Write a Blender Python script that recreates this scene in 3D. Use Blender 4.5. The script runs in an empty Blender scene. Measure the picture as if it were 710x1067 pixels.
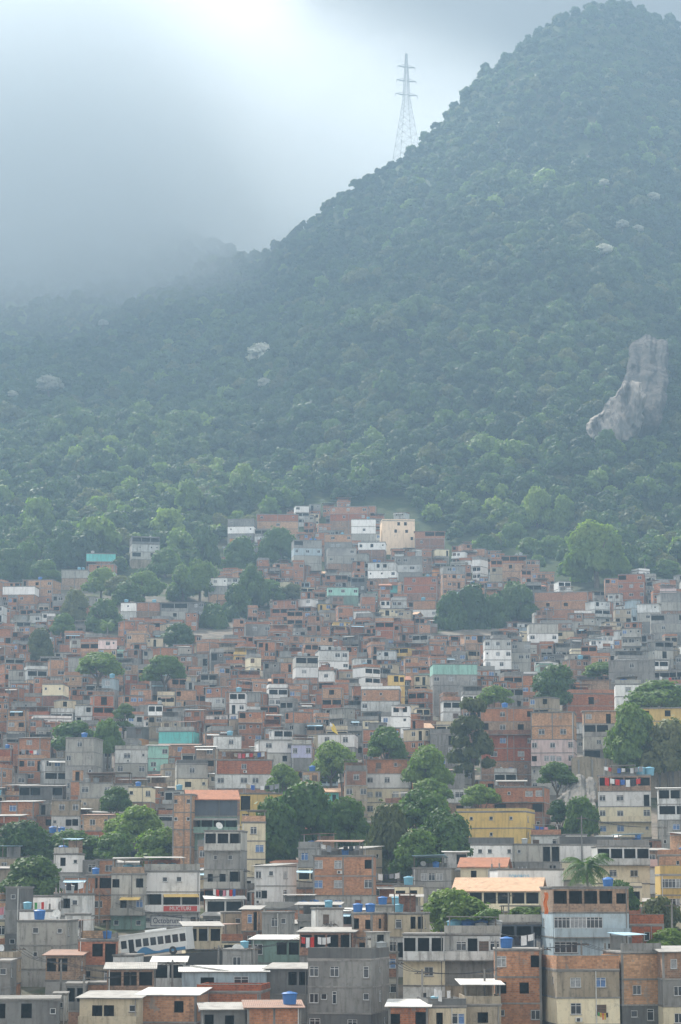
import bpy, bmesh, math, random
from mathutils import Vector, Matrix, noise
R = math.radians
SC = bpy.context.scene
COL = SC.collection
F = 2540.0
CX, CY, HOR = 355.0, 533.5, 930.0
PITCH = math.atan((HOR-CY)/F)
CP, SP = math.cos(PITCH), math.sin(PITCH)
DEBUG_NOHAZE = False

def at(x, y, D):
    """point seen at photo pixel (x, y) at forward distance D (camera at the origin, looking along +Y)"""
    a, b = (x-CX)/F, (CY-y)/F
    t = D/(CP-b*SP)
    return Vector((a*t, D, t*(SP+b*CP)))
def px(p):
    f = p[1]*CP+p[2]*SP; u = -p[1]*SP+p[2]*CP
    return CX+F*p[0]/f, CY-F*u/f
def interp(t, pts):
    if t <= pts[0][0]: return pts[0][1]
    for (a, b), (c, d) in zip(pts, pts[1:]):
        if t <= c: return b+(d-b)*(t-a)/(c-a)
    return pts[-1][1]
# ---------------------------------------------------------------- terrain
YD = [(500,1050),(540,960),(575,890),(620,800),(665,711),(740,590),(800,520),(850,470),(895,418),(945,348),(1000,292),(1067,252),(1140,222)]
def Dmap(y): return interp(y, YD)
DY = sorted((d, y) for y, d in YD)
def Ymap(D): return interp(D, DY)
def zpix(y, D): return at(CX, y, D).z
BASE = [(-400,-34),(0,-32),(120,-36),(200,-30)] + [(d, zpix(y+12+max(0, 310-d)*.75, d)) for d, y in DY]
SKY = [(-2500,420),(-900,330),(-300,255),(0,240),(100,232),(180,238),(240,262),(270,270),(300,250),(330,226),(370,190),(410,176),(440,152),(480,108),(510,72),(540,56),(580,26),(610,12),(650,3),(680,10),(710,22),(800,70),(1000,150),(1400,260),(2500,420)]
RID = [(-2500,2100),(-300,2150),(0,2150),(120,2050),(250,1720),(320,1600),(420,1540),(650,1600),(900,1700),(2500,1900)]
def hash_n(x, y, s, seed=0): return noise.noise(Vector((x/s+seed*17.3, y/s-seed*9.1, seed*3.7)))
def H(X, Y):
    s = 355+2540*X/max(Y, 230.0)
    if Y <= 1000:
        z = interp(Y, BASE)
        k = min(1, max(0, (Y-60)/300))
        z += k*.5*hash_n(X, Y, 60, 1)
    else:
        z = 0
    if Y > 900:
        ys, dr = interp(s, SKY), interp(s, RID)
        z960 = zpix(552, 960)
        if Y <= dr:
            w = max(0.0, (Y-940)/(dr-940))
            yi = 549-(549-ys)*(w**0.86)
            zz = zpix(yi, Y)
            m = min(1, w*4)*min(1, (1-w)*5+0.15)
            zz += m*(26*hash_n(X, Y*0.45, 170, 2)+13*hash_n(X, Y*.7, 70, 3))
        else:
            zr = zpix(ys, dr)
            zz = max(zr-(Y-dr)*0.45, 60)
        k = min(1, max(0, (Y-900)/100)); k = k*k*(3-2*k)
        z = z*(1-k)+zz*k if Y <= 1000 else zz
    return z

# ---------------------------------------------------------------- node helpers
def new_mat(name):
    m = bpy.data.materials.new(name); m.use_nodes = True
    nt = m.node_tree; nt.nodes.clear()
    return m, nt
class NT:
    def __init__(s, nt): s.nt = nt
    def n(s, t, **k):
        nd = s.nt.nodes.new(t)
        for a, v in k.items():
            if a.startswith('i_'):
                key = a[2:]
                key = int(key) if key.isdigit() else key.replace('_', ' ')
                nd.inputs[key].default_value = v
            else: setattr(nd, a, v)
        return nd
    def l(s, a, b): s.nt.links.new(a, b)
    def math(s, op, a, b=None, c=None, clamp=False):
        nd = s.nt.nodes.new('ShaderNodeMath'); nd.operation = op; nd.use_clamp = clamp
        for i, v in enumerate((a, b, c)):
            if v is None: continue
            if isinstance(v, (int, float)): nd.inputs[i].default_value = v
            else: s.l(v, nd.inputs[i])
        return nd.outputs[0]
    def mix(s, fac, a, b, blend='MIX'):
        nd = s.nt.nodes.new('ShaderNodeMix'); nd.data_type = 'RGBA'; nd.blend_type = blend
        for i, v in ((0, fac), (6, a), (7, b)):
            if isinstance(v, (int, float)): nd.inputs[i].default_value = v
            elif isinstance(v, tuple): nd.inputs[i].default_value = (*v[:3], 1)
            else: s.l(v, nd.inputs[i])
        return nd.outputs[2]
    def ramp(s, v, lo, hi):
        nd = s.nt.nodes.new('ShaderNodeMapRange'); nd.interpolation_type = 'SMOOTHSTEP'
        nd.inputs[1].default_value = lo; nd.inputs[2].default_value = hi
        s.l(v, nd.inputs[0]); return nd.outputs[0]
    def noise(s, vec, scale, detail=3, rough=.55):
        nd = s.n('ShaderNodeTexNoise'); nd.inputs['Scale'].default_value = scale
        nd.inputs['Detail'].default_value = detail; nd.inputs['Roughness'].default_value = rough
        if vec is not None: s.l(vec, nd.inputs['Vector'])
        return nd.outputs['Fac']
    def vmul(s, vec, v3):
        nd = s.n('ShaderNodeVectorMath', operation='MULTIPLY'); s.l(vec, nd.inputs[0]); nd.inputs[1].default_value = v3
        return nd.outputs[0]
    def out(s, sh, vol=False):
        o = s.n('ShaderNodeOutputMaterial'); s.l(sh, o.inputs['Volume' if vol else 'Surface'])
def principled(t, col, rough=.85, metal=0, spec=.3):
    p = t.n('ShaderNodeBsdfPrincipled')
    if isinstance(col, tuple): p.inputs['Base Color'].default_value = (*col, 1)
    else: t.l(col, p.inputs['Base Color'])
    p.inputs['Roughness'].default_value = rough; p.inputs['Metallic'].default_value = metal
    p.inputs['Specular IOR Level'].default_value = spec
    return p
def objvec(t, jitter=True):
    tc = t.n('ShaderNodeTexCoord').outputs['Object']
    if not jitter: return tc
    oi = t.n('ShaderNodeObjectInfo').outputs['Random']
    ad = t.n('ShaderNodeVectorMath', operation='ADD'); t.l(tc, ad.inputs[0])
    t.l(t.math('MULTIPLY', oi, 57.0), ad.inputs[1])
    return ad.outputs[0]

def m_wall(name, c1, c2=None, dirt=.6, streak=.7, brick=False):
    m, nt = new_mat(name); t = NT(nt)
    v = objvec(t); rnd = t.n('ShaderNodeObjectInfo').outputs['Random']
    c2 = c2 or tuple(x*.8 for x in c1)
    big = t.noise(v, .22, 4, .6)
    col = t.mix(t.ramp(big, .38, .66), c1, c2)
    if brick:
        tc = t.n('ShaderNodeTexCoord').outputs['Object']
        sp = t.n('ShaderNodeSeparateXYZ'); t.l(tc, sp.inputs[0])
        cb = t.n('ShaderNodeCombineXYZ'); t.l(t.math('ADD', sp.outputs[0], sp.outputs[1]), cb.inputs[0]); t.l(sp.outputs[2], cb.inputs[1])
        br = t.n('ShaderNodeTexBrick'); t.l(cb.outputs[0], br.inputs['Vector'])
        br.inputs['Scale'].default_value = 1; br.inputs['Brick Width'].default_value = .32; br.inputs['Row Height'].default_value = .21
        br.inputs['Mortar Size'].default_value = .014; br.inputs['Mortar Smooth'].default_value = .3; br.inputs['Bias'].default_value = 0
        t.l(col, br.inputs['Color1'])
        t.l(t.mix(1.0, col, (.62, .60, .60), 'MULTIPLY'), br.inputs['Color2'])
        br.inputs['Mortar'].default_value = (.27, .23, .20, 1)
        pn = t.noise(v, .55, 4, .65)     # patches of smeared cement
        col = t.mix(t.math('MULTIPLY', t.ramp(pn, .60, .68), .75), br.outputs['Color'], (.24, .215, .19))
        # the colour of the clay differs from house to house
        hs = t.n('ShaderNodeHueSaturation'); t.l(col, hs.inputs['Color'])
        t.l(t.math('MULTIPLY_ADD', rnd, .035, .483), hs.inputs['Hue']); t.l(t.math('MULTIPLY_ADD', rnd, -.3, 1.2), hs.inputs['Saturation'])
        col = hs.outputs['Color']
    st = t.noise(t.vmul(v, (1.6, 1.6, .22)), 1.3, 5, .62)
    col = t.mix(t.math('MULTIPLY', t.ramp(st, .45, .72), streak), col, t.mix(.38, (.06, .055, .05), col))
    pt = t.noise(v, .75, 5, .7)
    col = t.mix(t.math('MULTIPLY', t.ramp(pt, .57, .63), .42), col, t.mix(.5, (.20, .185, .165), col))
    fine = t.noise(v, 2.6, 4, .7)
    col = t.mix(t.math('MULTIPLY', t.ramp(fine, .52, .80), dirt), col, (.085, .08, .07))
    sc = t.math('MULTIPLY_ADD', rnd, .40, .80)
    cb2 = t.n('ShaderNodeCombineXYZ')
    for i in range(3): t.l(sc, cb2.inputs[i])
    col = t.mix(1.0, col, cb2.outputs[0], 'MULTIPLY')
    p = principled(t, col, .92, 0, .15)
    bm_ = t.n('ShaderNodeBump'); bm_.inputs['Strength'].default_value = .35; bm_.inputs['Distance'].default_value = .04
    t.l(fine, bm_.inputs['Height']); t.l(bm_.outputs[0], p.inputs['Normal'])
    t.out(p.outputs[0]); return m
def m_plain(name, c, rough=.7, metal=0, spec=.3, var=.25, sc=1.5):
    m, nt = new_mat(name); t = NT(nt); v = objvec(t)
    f = t.noise(v, sc, 4, .65)
    col = t.mix(t.ramp(f, .35, .75), c, tuple(x*(1-var) for x in c))
    p = principled(t, col, rough, metal, spec); t.out(p.outputs[0]); return m
def m_sheet(name, c, c2, rust=.5):
    m, nt = new_mat(name); t = NT(nt); v = objvec(t)
    f = t.noise(v, .7, 5, .7)
    w = t.n('ShaderNodeTexWave'); w.inputs['Scale'].default_value = 1.6; w.inputs['Distortion'].default_value = .3
    w.bands_direction = 'X'; tc = t.n('ShaderNodeTexCoord').outputs['Object']; t.l(tc, w.inputs['Vector'])
    col = t.mix(t.math('MULTIPLY', t.ramp(f, .42, .68), rust), c, c2)
    p = principled(t, col, .6, 0, .3)
    b = t.n('ShaderNodeBump'); b.inputs['Strength'].default_value = .6; b.inputs['Distance'].default_value = .06
    t.l(w.outputs['Fac'], b.inputs['Height']); t.l(b.outputs[0], p.inputs['Normal'])
    t.out(p.outputs[0]); return m
def m_tile(name, c, c2):
    m, nt = new_mat(name); t = NT(nt)
    tc = t.n('ShaderNodeTexCoord').outputs['Object']; v = objvec(t)
    br = t.n('ShaderNodeTexBrick'); t.l(tc, br.inputs['Vector'])
    br.inputs['Scale'].default_value = 1; br.inputs['Brick Width'].default_value = .25; br.inputs['Row Height'].default_value = .35
    br.inputs['Mortar Size'].default_value = .02; br.inputs['Color1'].default_value = (*c, 1); br.inputs['Color2'].default_value = (*c2, 1)
    br.inputs['Mortar'].default_value = (*[x*.45 for x in c], 1)
    f = t.noise(v, .8, 5, .7)
    col = t.mix(t.math('MULTIPLY', t.ramp(f, .5, .75), .6), br.outputs['Color'], (.12, .09, .07))
    p = principled(t, col, .85, 0, .2); t.out(p.outputs[0]); return m
def m_leaf(name, c1, c2, c3, transl=.3):
    m, nt = new_mat(name); t = NT(nt); wp = t.n('ShaderNodeNewGeometry').outputs['Position']
    rnd = t.n('ShaderNodeObjectInfo').outputs['Random']; v = objvec(t)
    f = t.noise(v, .35, 3, .6)
    g = t.noise(v, 3.0, 2, .6)
    col = t.mix(rnd, c1, c2)
    col = t.mix(t.math('MULTIPLY', t.ramp(f, .45, .7), .7), col, c3)
    col = t.mix(t.math('MULTIPLY', t.ramp(g, .4, .7), .45), col, tuple(x*.45 for x in c1))
    big = t.noise(wp, .011, 4, .6)      # stands of different species
    hs = t.n('ShaderNodeHueSaturation'); t.l(col, hs.inputs['Color']); t.l(t.math('MULTIPLY_ADD', t.ramp(big, .35, .65), -.04, .52), hs.inputs['Hue']); t.l(t.math('MULTIPLY_ADD', t.ramp(big, .38, .66), .65, .70), hs.inputs['Value'])
    col = hs.outputs['Color']
    d = principled(t, col, .6, 0, .25)
    tr = t.n('ShaderNodeBsdfTranslucent'); t.l(t.mix(1.0, col, (1.3, 1.5, .6), 'MULTIPLY'), tr.inputs[0])
    mx = t.n('ShaderNodeMixShader'); mx.inputs[0].default_value = transl
    t.l(d.outputs[0], mx.inputs[1]); t.l(tr.outputs[0], mx.inputs[2]); t.out(mx.outputs[0]); return m

# ---------------------------------------------------------------- mesh collector
class MB:
    def __init__(s): s.v = []; s.f = []; s.m = []
    def quad(s, a, b, c, d, m=0):
        i = len(s.v); s.v += [tuple(a), tuple(b), tuple(c), tuple(d)]; s.f.append((i, i+1, i+2, i+3)); s.m.append(m)
    def poly(s, pts, m=0):
        i = len(s.v); s.v += [tuple(p) for p in pts]; s.f.append(tuple(range(i, i+len(pts)))); s.m.append(m)
    def box(s, x0, x1, y0, y1, z0, z1, m=0, M=None):
        P = [(x0,y0,z0),(x1,y0,z0),(x1,y1,z0),(x0,y1,z0),(x0,y0,z1),(x1,y0,z1),(x1,y1,z1),(x0,y1,z1)]
        if M is not None: P = [tuple(M @ Vector(p)) for p in P]
        i = len(s.v); s.v += P
        for f in ((0,3,2,1),(4,5,6,7),(0,1,5,4),(1,2,6,5),(2,3,7,6),(3,0,4,7)): s.f.append(tuple(i+k for k in f)); s.m.append(m)
    def bar(s, p, q, r, m=0, n=4):
        p, q = Vector(p), Vector(q); d = (q-p).normalized()
        u = d.cross(Vector((0,0,1)));  u = u.normalized() if u.length > .01 else Vector((1,0,0)); w = d.cross(u)
        i = len(s.v)
        for k in range(n):
            a = 2*math.pi*(k+.5)/n; o = (u*math.cos(a)+w*math.sin(a))*r
            s.v += [tuple(p+o), tuple(q+o)]
        for k in range(n):
            j = (k+1) % n; s.f.append((i+2*k, i+2*j, i+2*j+1, i+2*k+1)); s.m.append(m)
        s.f.append(tuple(i+2*k for k in range(n))); s.m.append(m); s.f.append(tuple(i+2*k+1 for k in range(n))); s.m.append(m)
    def lathe(s, prof, n=14, c=(0,0,0), m=0):
        i = len(s.v)
        for r, z in prof:
            for k in range(n):
                a = 2*math.pi*k/n; s.v.append((c[0]+r*math.cos(a), c[1]+r*math.sin(a), c[2]+z))
        for j in range(len(prof)-1):
            for k in range(n):
                k2 = (k+1) % n
                s.f.append((i+j*n+k, i+j*n+k2, i+(j+1)*n+k2, i+(j+1)*n+k)); s.m.append(m)
    def mesh(s, name, mats):
        me = bpy.data.meshes.new(name); me.from_pydata(s.v, [], s.f)
        for x in (mats if isinstance(mats, (list, tuple)) else [mats]): me.materials.append(x)
        if any(s.m): me.polygons.foreach_set('material_index', s.m)
        return me
    def build(s, name, mats, parent=None, smooth=False):
        me = s.mesh(name, mats)
        if smooth: me.polygons.foreach_set('use_smooth', [True]*len(me.polygons))
        return link(name, me, parent)
def link(name, data, parent=None, loc=None, rz=None):
    o = bpy.data.objects.new(name, data); COL.objects.link(o)
    if parent is not None: o.parent = parent
    if loc is not None: o.location = loc
    if rz is not None: o.rotation_euler = (0, 0, rz)
    return o
def tag(o, label=None, cat=None, group=None, kind=None):
    if label: o['label'] = label
    if cat: o['category'] = cat
    if group: o['group'] = group
    if kind: o['kind'] = kind
    return o

# ---------------------------------------------------------------- camera, light, sky
cam = bpy.data.cameras.new('camera'); cam.sensor_fit = 'VERTICAL'; cam.angle = 2*math.atan(CY/F)
cam.clip_start = 1; cam.clip_end = 12000
co = link('camera', cam); co.rotation_euler = (math.pi/2+PITCH, 0, 0); SC.camera = co
SUN_EL, SUN_AZ = R(46), R(-32)      # azimuth from +Y (ahead), negative = to the left
sun = bpy.data.lights.new('sun', 'SUN'); sun.energy = 4.8; sun.angle = R(5); sun.color = (1, .95, .87)
so = link('sun', sun)
sd = Vector((math.sin(SUN_AZ)*math.cos(SUN_EL), math.cos(SUN_AZ)*math.cos(SUN_EL), math.sin(SUN_EL)))
so.rotation_euler = (-sd).to_track_quat('-Z', 'Y').to_euler()
W = bpy.data.worlds.new('World'); SC.world = W; W.use_nodes = True
nt = W.node_tree; nt.nodes.clear(); t = NT(nt)
sky = t.n('ShaderNodeTexSky'); sky.sky_type = 'NISHITA'; sky.sun_disc = False
sky.sun_elevation = SUN_EL; sky.sun_rotation = SUN_AZ; sky.air_density = 1.2; sky.dust_density = 3
bg1 = t.n('ShaderNodeBackground'); t.l(sky.outputs[0], bg1.inputs[0]); bg1.inputs[1].default_value = .06
g = t.n('ShaderNodeTexCoord').outputs['Generated']
mp = t.n('ShaderNodeMapping'); mp.inputs['Scale'].default_value = (1, 1, 2.2); t.l(g, mp.inputs[0])
cl = t.noise(mp.outputs[0], 3.2, 5, .55)
glow_dir = (at(180, 10, 1000)).normalized()
dp = t.n('ShaderNodeVectorMath', operation='DOT_PRODUCT'); t.l(g, dp.inputs[0]); dp.inputs[1].default_value = glow_dir
ang = t.math('ARCCOSINE', t.math('MINIMUM', dp.outputs['Value'], 1.0))
cl2 = t.noise(mp.outputs[0], 26, 4, .6)
ang = t.math('ADD', ang, t.math('MULTIPLY_ADD', cl2, .05, -.025))
core = t.math('EXPONENT', t.math('MULTIPLY', t.math('MULTIPLY', ang, ang), -1/(2*.032**2)))
halo = t.math('EXPONENT', t.math('MULTIPLY', t.math('MULTIPLY', ang, ang), -1/(2*.065**2)))
fw = t.n('ShaderNodeVectorMath', operation='DOT_PRODUCT'); t.l(g, fw.inputs[0]); fw.inputs[1].default_value = (0, .97, .24)
# heavy grey cloud over the mountain ahead, thinner and brighter overhead and behind
deck = t.math('SUBTRACT', 1.0, t.math('MULTIPLY', t.ramp(fw.outputs['Value'], .35, .98), .82))
lum = t.math('ADD', t.math('MULTIPLY', t.math('MULTIPLY_ADD', cl, .35, .70), deck), t.math('ADD', t.math('MULTIPLY', core, .55), t.math('MULTIPLY', halo, .16)))
bg2 = t.n('ShaderNodeBackground'); bg2.inputs[0].default_value = (1, .97, .925, 1); t.l(lum, bg2.inputs[1])
mx = t.n('ShaderNodeMixShader'); t.l(t.math('MULTIPLY_ADD', t.ramp(cl, .3, .6), .12, .88), mx.inputs[0])
t.l(bg1.outputs[0], mx.inputs[1]); t.l(bg2.outputs[0], mx.inputs[2])
wo = t.n('ShaderNodeOutputWorld'); t.l(mx.outputs[0], wo.inputs[0])
SC.view_settings.view_transform = 'Standard'; SC.view_settings.look = 'None'; SC.view_settings.exposure = .70; SC.view_settings.gamma = 1
cy = SC.cycles
cy.use_adaptive_sampling = True; cy.adaptive_threshold = .02; cy.use_denoising = True
try: cy.denoiser = 'OPENIMAGEDENOISE'
except Exception: pass
cy.max_bounces = 5; cy.diffuse_bounces = 3; cy.glossy_bounces = 2; cy.transmission_bounces = 2; cy.volume_bounces = 2; cy.transparent_max_bounces = 8
cy.volume_step_rate = 4; cy.volume_max_steps = 64; cy.caustics_reflective = False; cy.caustics_refractive = False

# ---------------------------------------------------------------- ground sheet
def m_ground():
    m, nt = new_mat('ground_cover'); t = NT(nt)
    g = t.n('ShaderNodeTexCoord').outputs['Object']
    f = t.noise(g, .012, 5, .6); h = t.noise(g, .25, 5, .7)
    col = t.mix(t.ramp(h, .4, .65), (.035, .055, .022), (.06, .075, .03))
    col = t.mix(t.math('MULTIPLY', t.ramp(f, .55, .7), .5), col, (.17, .14, .11))
    sp = t.n('ShaderNodeSeparateXYZ'); t.l(g, sp.inputs[0])     # trodden earth and cement where the houses stand
    col = t.mix(t.math('MULTIPLY', t.ramp(t.math('SUBTRACT', 860.0, sp.outputs[1]), 0, 60), t.ramp(t.noise(g, .06, 4, .6), .36, .50)), col, t.mix(t.ramp(h, .4, .6), (.20, .17, .14), (.13, .12, .105)))
    p = principled(t, col, .95, 0, .1)
    b = t.n('ShaderNodeBump'); b.inputs['Distance'].default_value = 1.0; t.l(h, b.inputs['Height']); t.l(b.outputs[0], p.inputs['Normal'])
    t.out(p.outputs[0]); return m
ss = [-2000+i*70 for i in range(22)]+[-460+i*16 for i in range(100)]+[1140+i*70 for i in range(20)]
ds = [-300,-100,0,60,120,160,200]+[220+i*8 for i in range(98)]+[1004+i*13 for i in range(100)]+[2310+i*60 for i in range(16)]
mb = MB()
for D in ds:
    k = max(D, 230.0)
    for s in ss:
        X = (s-355)/2540*k*1.0
        mb.v.append((X, D, H(X, D)))
n = len(ss)
for i in range(len(ds)-1):
    for j in range(n-1):
        mb.f.append((i*n+j, i*n+j+1, (i+1)*n+j+1, (i+1)*n+j)); mb.m.append(0)
gr = mb.build('ground', m_ground(), smooth=True); tag(gr, kind='structure')
def depth_on_slope(x, y):
    D = 950.0
    while D < 2300:
        X = (x-355)/2540*D
        p = px((X, D, H(X, D)))
        if p[1] <= y: return D
        D += 4
    return D

# ---------------------------------------------------------------- foliage
LEAF = [m_leaf('leaf_dark', (.045,.095,.022), (.062,.120,.028), (.090,.160,.036), .3),
        m_leaf('leaf_mid', (.075,.140,.028), (.095,.170,.034), (.130,.205,.045), .38),
        m_leaf('leaf_light', (.125,.200,.040), (.160,.240,.050), (.190,.260,.070), .42),
        m_leaf('leaf_olive', (.095,.110,.038), (.120,.138,.048), (.150,.160,.065), .35),
        m_leaf('blossom_white', (.42,.42,.38), (.50,.50,.45), (.30,.33,.25), .1)]
LEAFD = m_leaf('leaf_forest_dark', (.028,.060,.022), (.040,.080,.026), (.060,.105,.034), .3); LEAFM = m_leaf('leaf_forest_mid', (.050,.098,.026), (.066,.122,.032), (.095,.155,.042), .35)
BARK = m_plain('bark', (.16, .13, .10), .95, 0, .1, .5, 1.0)
BARKP = m_plain('bark_pale', (.30, .28, .24), .95, 0, .1, .4, 1.0)

def crown_mb(seed, r, h, nl, leaf, nleaf, flat=.55, top=False, core=True):
    """a crown of lumpy lobes: leaf faces over each lobe, centre of the crown's base at the origin"""
    rg = random.Random(seed); mb = MB()
    lobes = []
    for i in range(nl):
        a = i*2.4+rg.uniform(-.4, .4); q = math.sqrt((i+.5)/nl)
        rr = r*q*.68; zz = h*(1-q*q)*.62+h*.18+rg.uniform(-.08, .12)*h
        lr = r*rg.uniform(.30, .46)
        lobes.append((Vector((rr*math.cos(a), rr*math.sin(a), zz)), lr, lr*rg.uniform(.62, .9)))
    for k in range(nl//2):
        a = rg.uniform(0, 6.28); rr = r*rg.uniform(.35, .75)
        lr = r*rg.uniform(.2, .32)
        lobes.append((Vector((rr*math.cos(a), rr*math.sin(a), h*rg.uniform(.05, .32))), lr, lr*.8))
    if core:
        for c, lr, lz in lobes:
            bm_ = bmesh.new(); bmesh.ops.create_icosphere(bm_, subdivisions=2, radius=1)
            i0 = len(mb.v)
            for v in bm_.verts:
                d = v.co.normalized(); k = .66*(1+.25*noise.noise(d*2.2+c))
                mb.v.append((c.x+d.x*lr*k, c.y+d.y*lr*k, c.z+d.z*lz*k))
            for f in bm_.faces: mb.f.append(tuple(i0+v.index for v in f.verts)); mb.m.append(0)
            bm_.free()
    w = [l[1]**2 for l in lobes]; n = 0; tries = 0
    while n < nleaf and tries < nleaf*4:
        tries += 1
        c, lr, lz = rg.choices(lobes, w)[0]
        d = Vector((rg.gauss(0,1), rg.gauss(0,1), rg.gauss(0,1))).normalized()
        if d.z < -.45: continue
        k = rg.uniform(.80, 1.10)*(1+.28*noise.noise(d*2.2+c)+.30*noise.noise(d*5+c))
        p = Vector((c.x+d.x*lr*k, c.y+d.y*lr*k, c.z+d.z*lz*k))
        inside = False
        for c2, l2, z2 in lobes:
            if c2 is c: continue
            e = p-c2
            if (e.x/l2)**2+(e.y/l2)**2+(e.z/z2)**2 < .6: inside = True; break
        if inside: continue
        nrm = (d+Vector((rg.uniform(-1,1), rg.uniform(-1,1), rg.uniform(-.5,1)))*.75).normalized()
        u = nrm.orthogonal().normalized(); u = Matrix.Rotation(rg.uniform(0, 6.28), 3, nrm) @ u; v2 = nrm.cross(u)
        s1 = leaf*rg.uniform(.6, 1.3); s2 = s1*rg.uniform(.5, .9)
        mb.quad(p-u*s1-v2*s2*.4, p+v2*s2*-1, p+u*s1+v2*.3*s2, p+v2*s2)
        n += 1
    return mb
def trunk_mb(h, r, spread, seed):
    rg = random.Random(seed); mb = MB()
    p = Vector((0, 0, -1.5)); q = Vector((rg.uniform(-.3,.3), rg.uniform(-.3,.3), h*.55))
    def taper(a, b, r0, r1, n=7):
        d = (b-a).normalized(); u = d.orthogonal().normalized(); w = d.cross(u); i = len(mb.v)
        for k in range(n):
            an = 2*math.pi*k/n; o = u*math.cos(an)+w*math.sin(an)
            mb.v.append(tuple(a+o*r0)); mb.v.append(tuple(b+o*r1))
        for k in range(n):
            j = (k+1) % n; mb.f.append((i+2*k, i+2*j, i+2*j+1, i+2*k+1)); mb.m.append(0)
    taper(p, q, r, r*.7)
    for k in range(5):
        a = k*1.3+rg.uniform(-.4, .4)
        e = q+Vector((math.cos(a)*spread*.5, math.sin(a)*spread*.5, h*rg.uniform(.35, .6)))
        m = (q+e)/2+Vector((math.cos(a), math.sin(a), 0))*spread*.08
        taper(q, m, r*.5, r*.33); taper(m, e, r*.33, r*.12)
    return mb
# crown meshes shared by the trees one can tell apart; unit: crown radius 5 m, height 7 m
CR_NEAR = [crown_mb(100+i, 5, 7.5, 13, .34, 5200) for i in range(5)]
CR_TALL = [crown_mb(130+i, 3.4, 11, 12, .32, 4200) for i in range(2)]
NEAR_MESH = {}
def crown_mesh(kind, var, leaf):
    key = (kind, var, leaf)
    if key not in NEAR_MESH:
        src = (CR_NEAR if kind == 'round' else CR_TALL)[var]
        NEAR_MESH[key] = src.mesh('crown', LEAF[leaf])
    return NEAR_MESH[key]
TRUNKS = [trunk_mb(6.5, .42, 5, 7+i).mesh('trunk', BARK) for i in range(3)]
TREES = []           # (x0, x1, y0, y1, D) image footprints, to keep later things clear
TREE_FOOT = []       # (X, Y, r)
def tree(xc, yt, yb, w, D, label, leaf=1, kind='round', group=None, name='broadleaf_tree'):
    """crown spans yt..yb in the photo and w pixels across at distance D"""
    rg = random.Random(int(xc*31+yt*7))
    p1, p0 = at(xc, yt, D), at(xc, yb, D)
    wid = w*D/F*1.14; ht = p1.z-p0.z
    gz = H(p0.x, D)
    root = link(name, None, loc=(p0.x, D, gz), rz=rg.uniform(0, 6.28)); root.empty_display_size = 1
    tag(root, label, 'tree', group)
    var = rg.randrange(5 if kind == 'round' else 2)
    c = link('crown', crown_mesh(kind, var, leaf), root)
    bw, bh = (10*.97, 7.5*.98) if kind == 'round' else (7.2, 11*.98)
    c.scale = (wid/bw, min(wid/bw, 9/ bw*1.2) , ht/bh); c.location = (0, 0, p0.z-gz)
    tr = link('trunk', TRUNKS[rg.randrange(3)], root)
    hh = (p0.z-gz)+ht*.75
    tr.scale = (wid/11, wid/11, max(hh, 2)/6.5*.9)
    TREES.append((xc-w/2, xc+w/2, yt, yb, D)); TREE_FOOT.append((p0.x, D, wid*.3))
    return root
def palm(xc, yt, yb, w, D, label, group=None):
    rg = random.Random(int(xc*13+yt))
    top = at(xc, yt+(yb-yt)*.45, D); gz = H(top.x, D); r = w*D/F*.55
    root = link('palm_tree', None, loc=(top.x, D, gz)); tag(root, label, 'palm', group)
    h = top.z-gz; mb = MB()
    for k in range(8):
        z0, z1 = h*k/8-.5*(k == 0), h*(k+1)/8
        mb.bar((.12*math.sin(k*.5), 0, z0), (.12*math.sin((k+1)*.5), 0, z1), .20-.006*k, 0, 8)
    mb.build('trunk', BARKP, root)
    fr = MB()
    for k in range(26):
        a = k*2.4; el = rg.uniform(-.1, 1.25); L = r*rg.uniform(.85, 1.1)
        d = Vector((math.cos(a)*math.cos(el), math.sin(a)*math.cos(el), math.sin(el))); p = Vector((0, 0, h)); side = Vector((-math.sin(a), math.cos(a), 0))
        n = 12
        for j in range(n):
            q = p+d*(L/n); d = (d+Vector((0, 0, -.17))).normalized()
            up = side.cross(d)
            wl = r*.34*math.sin(math.pi*min(.97, (j+1.2)/(n+1)))
            for sgn in (-1, 1):
                for hh in (0, .5):
                    a0 = p.lerp(q, hh); a1 = p.lerp(q, hh+.45)
                    e = side*sgn*wl*rg.uniform(.8, 1.1)+Vector((0, 0, -wl*rg.uniform(.2, .7)))+d*wl*.5
                    fr.poly([a0, a1, a1+e])
            p = q
    fr.build('crown', LEAF[1], root)
    TREES.append((xc-w/2, xc+w/2, yt, yb, D)); TREE_FOOT.append((top.x, D, 1))
    return root

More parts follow.
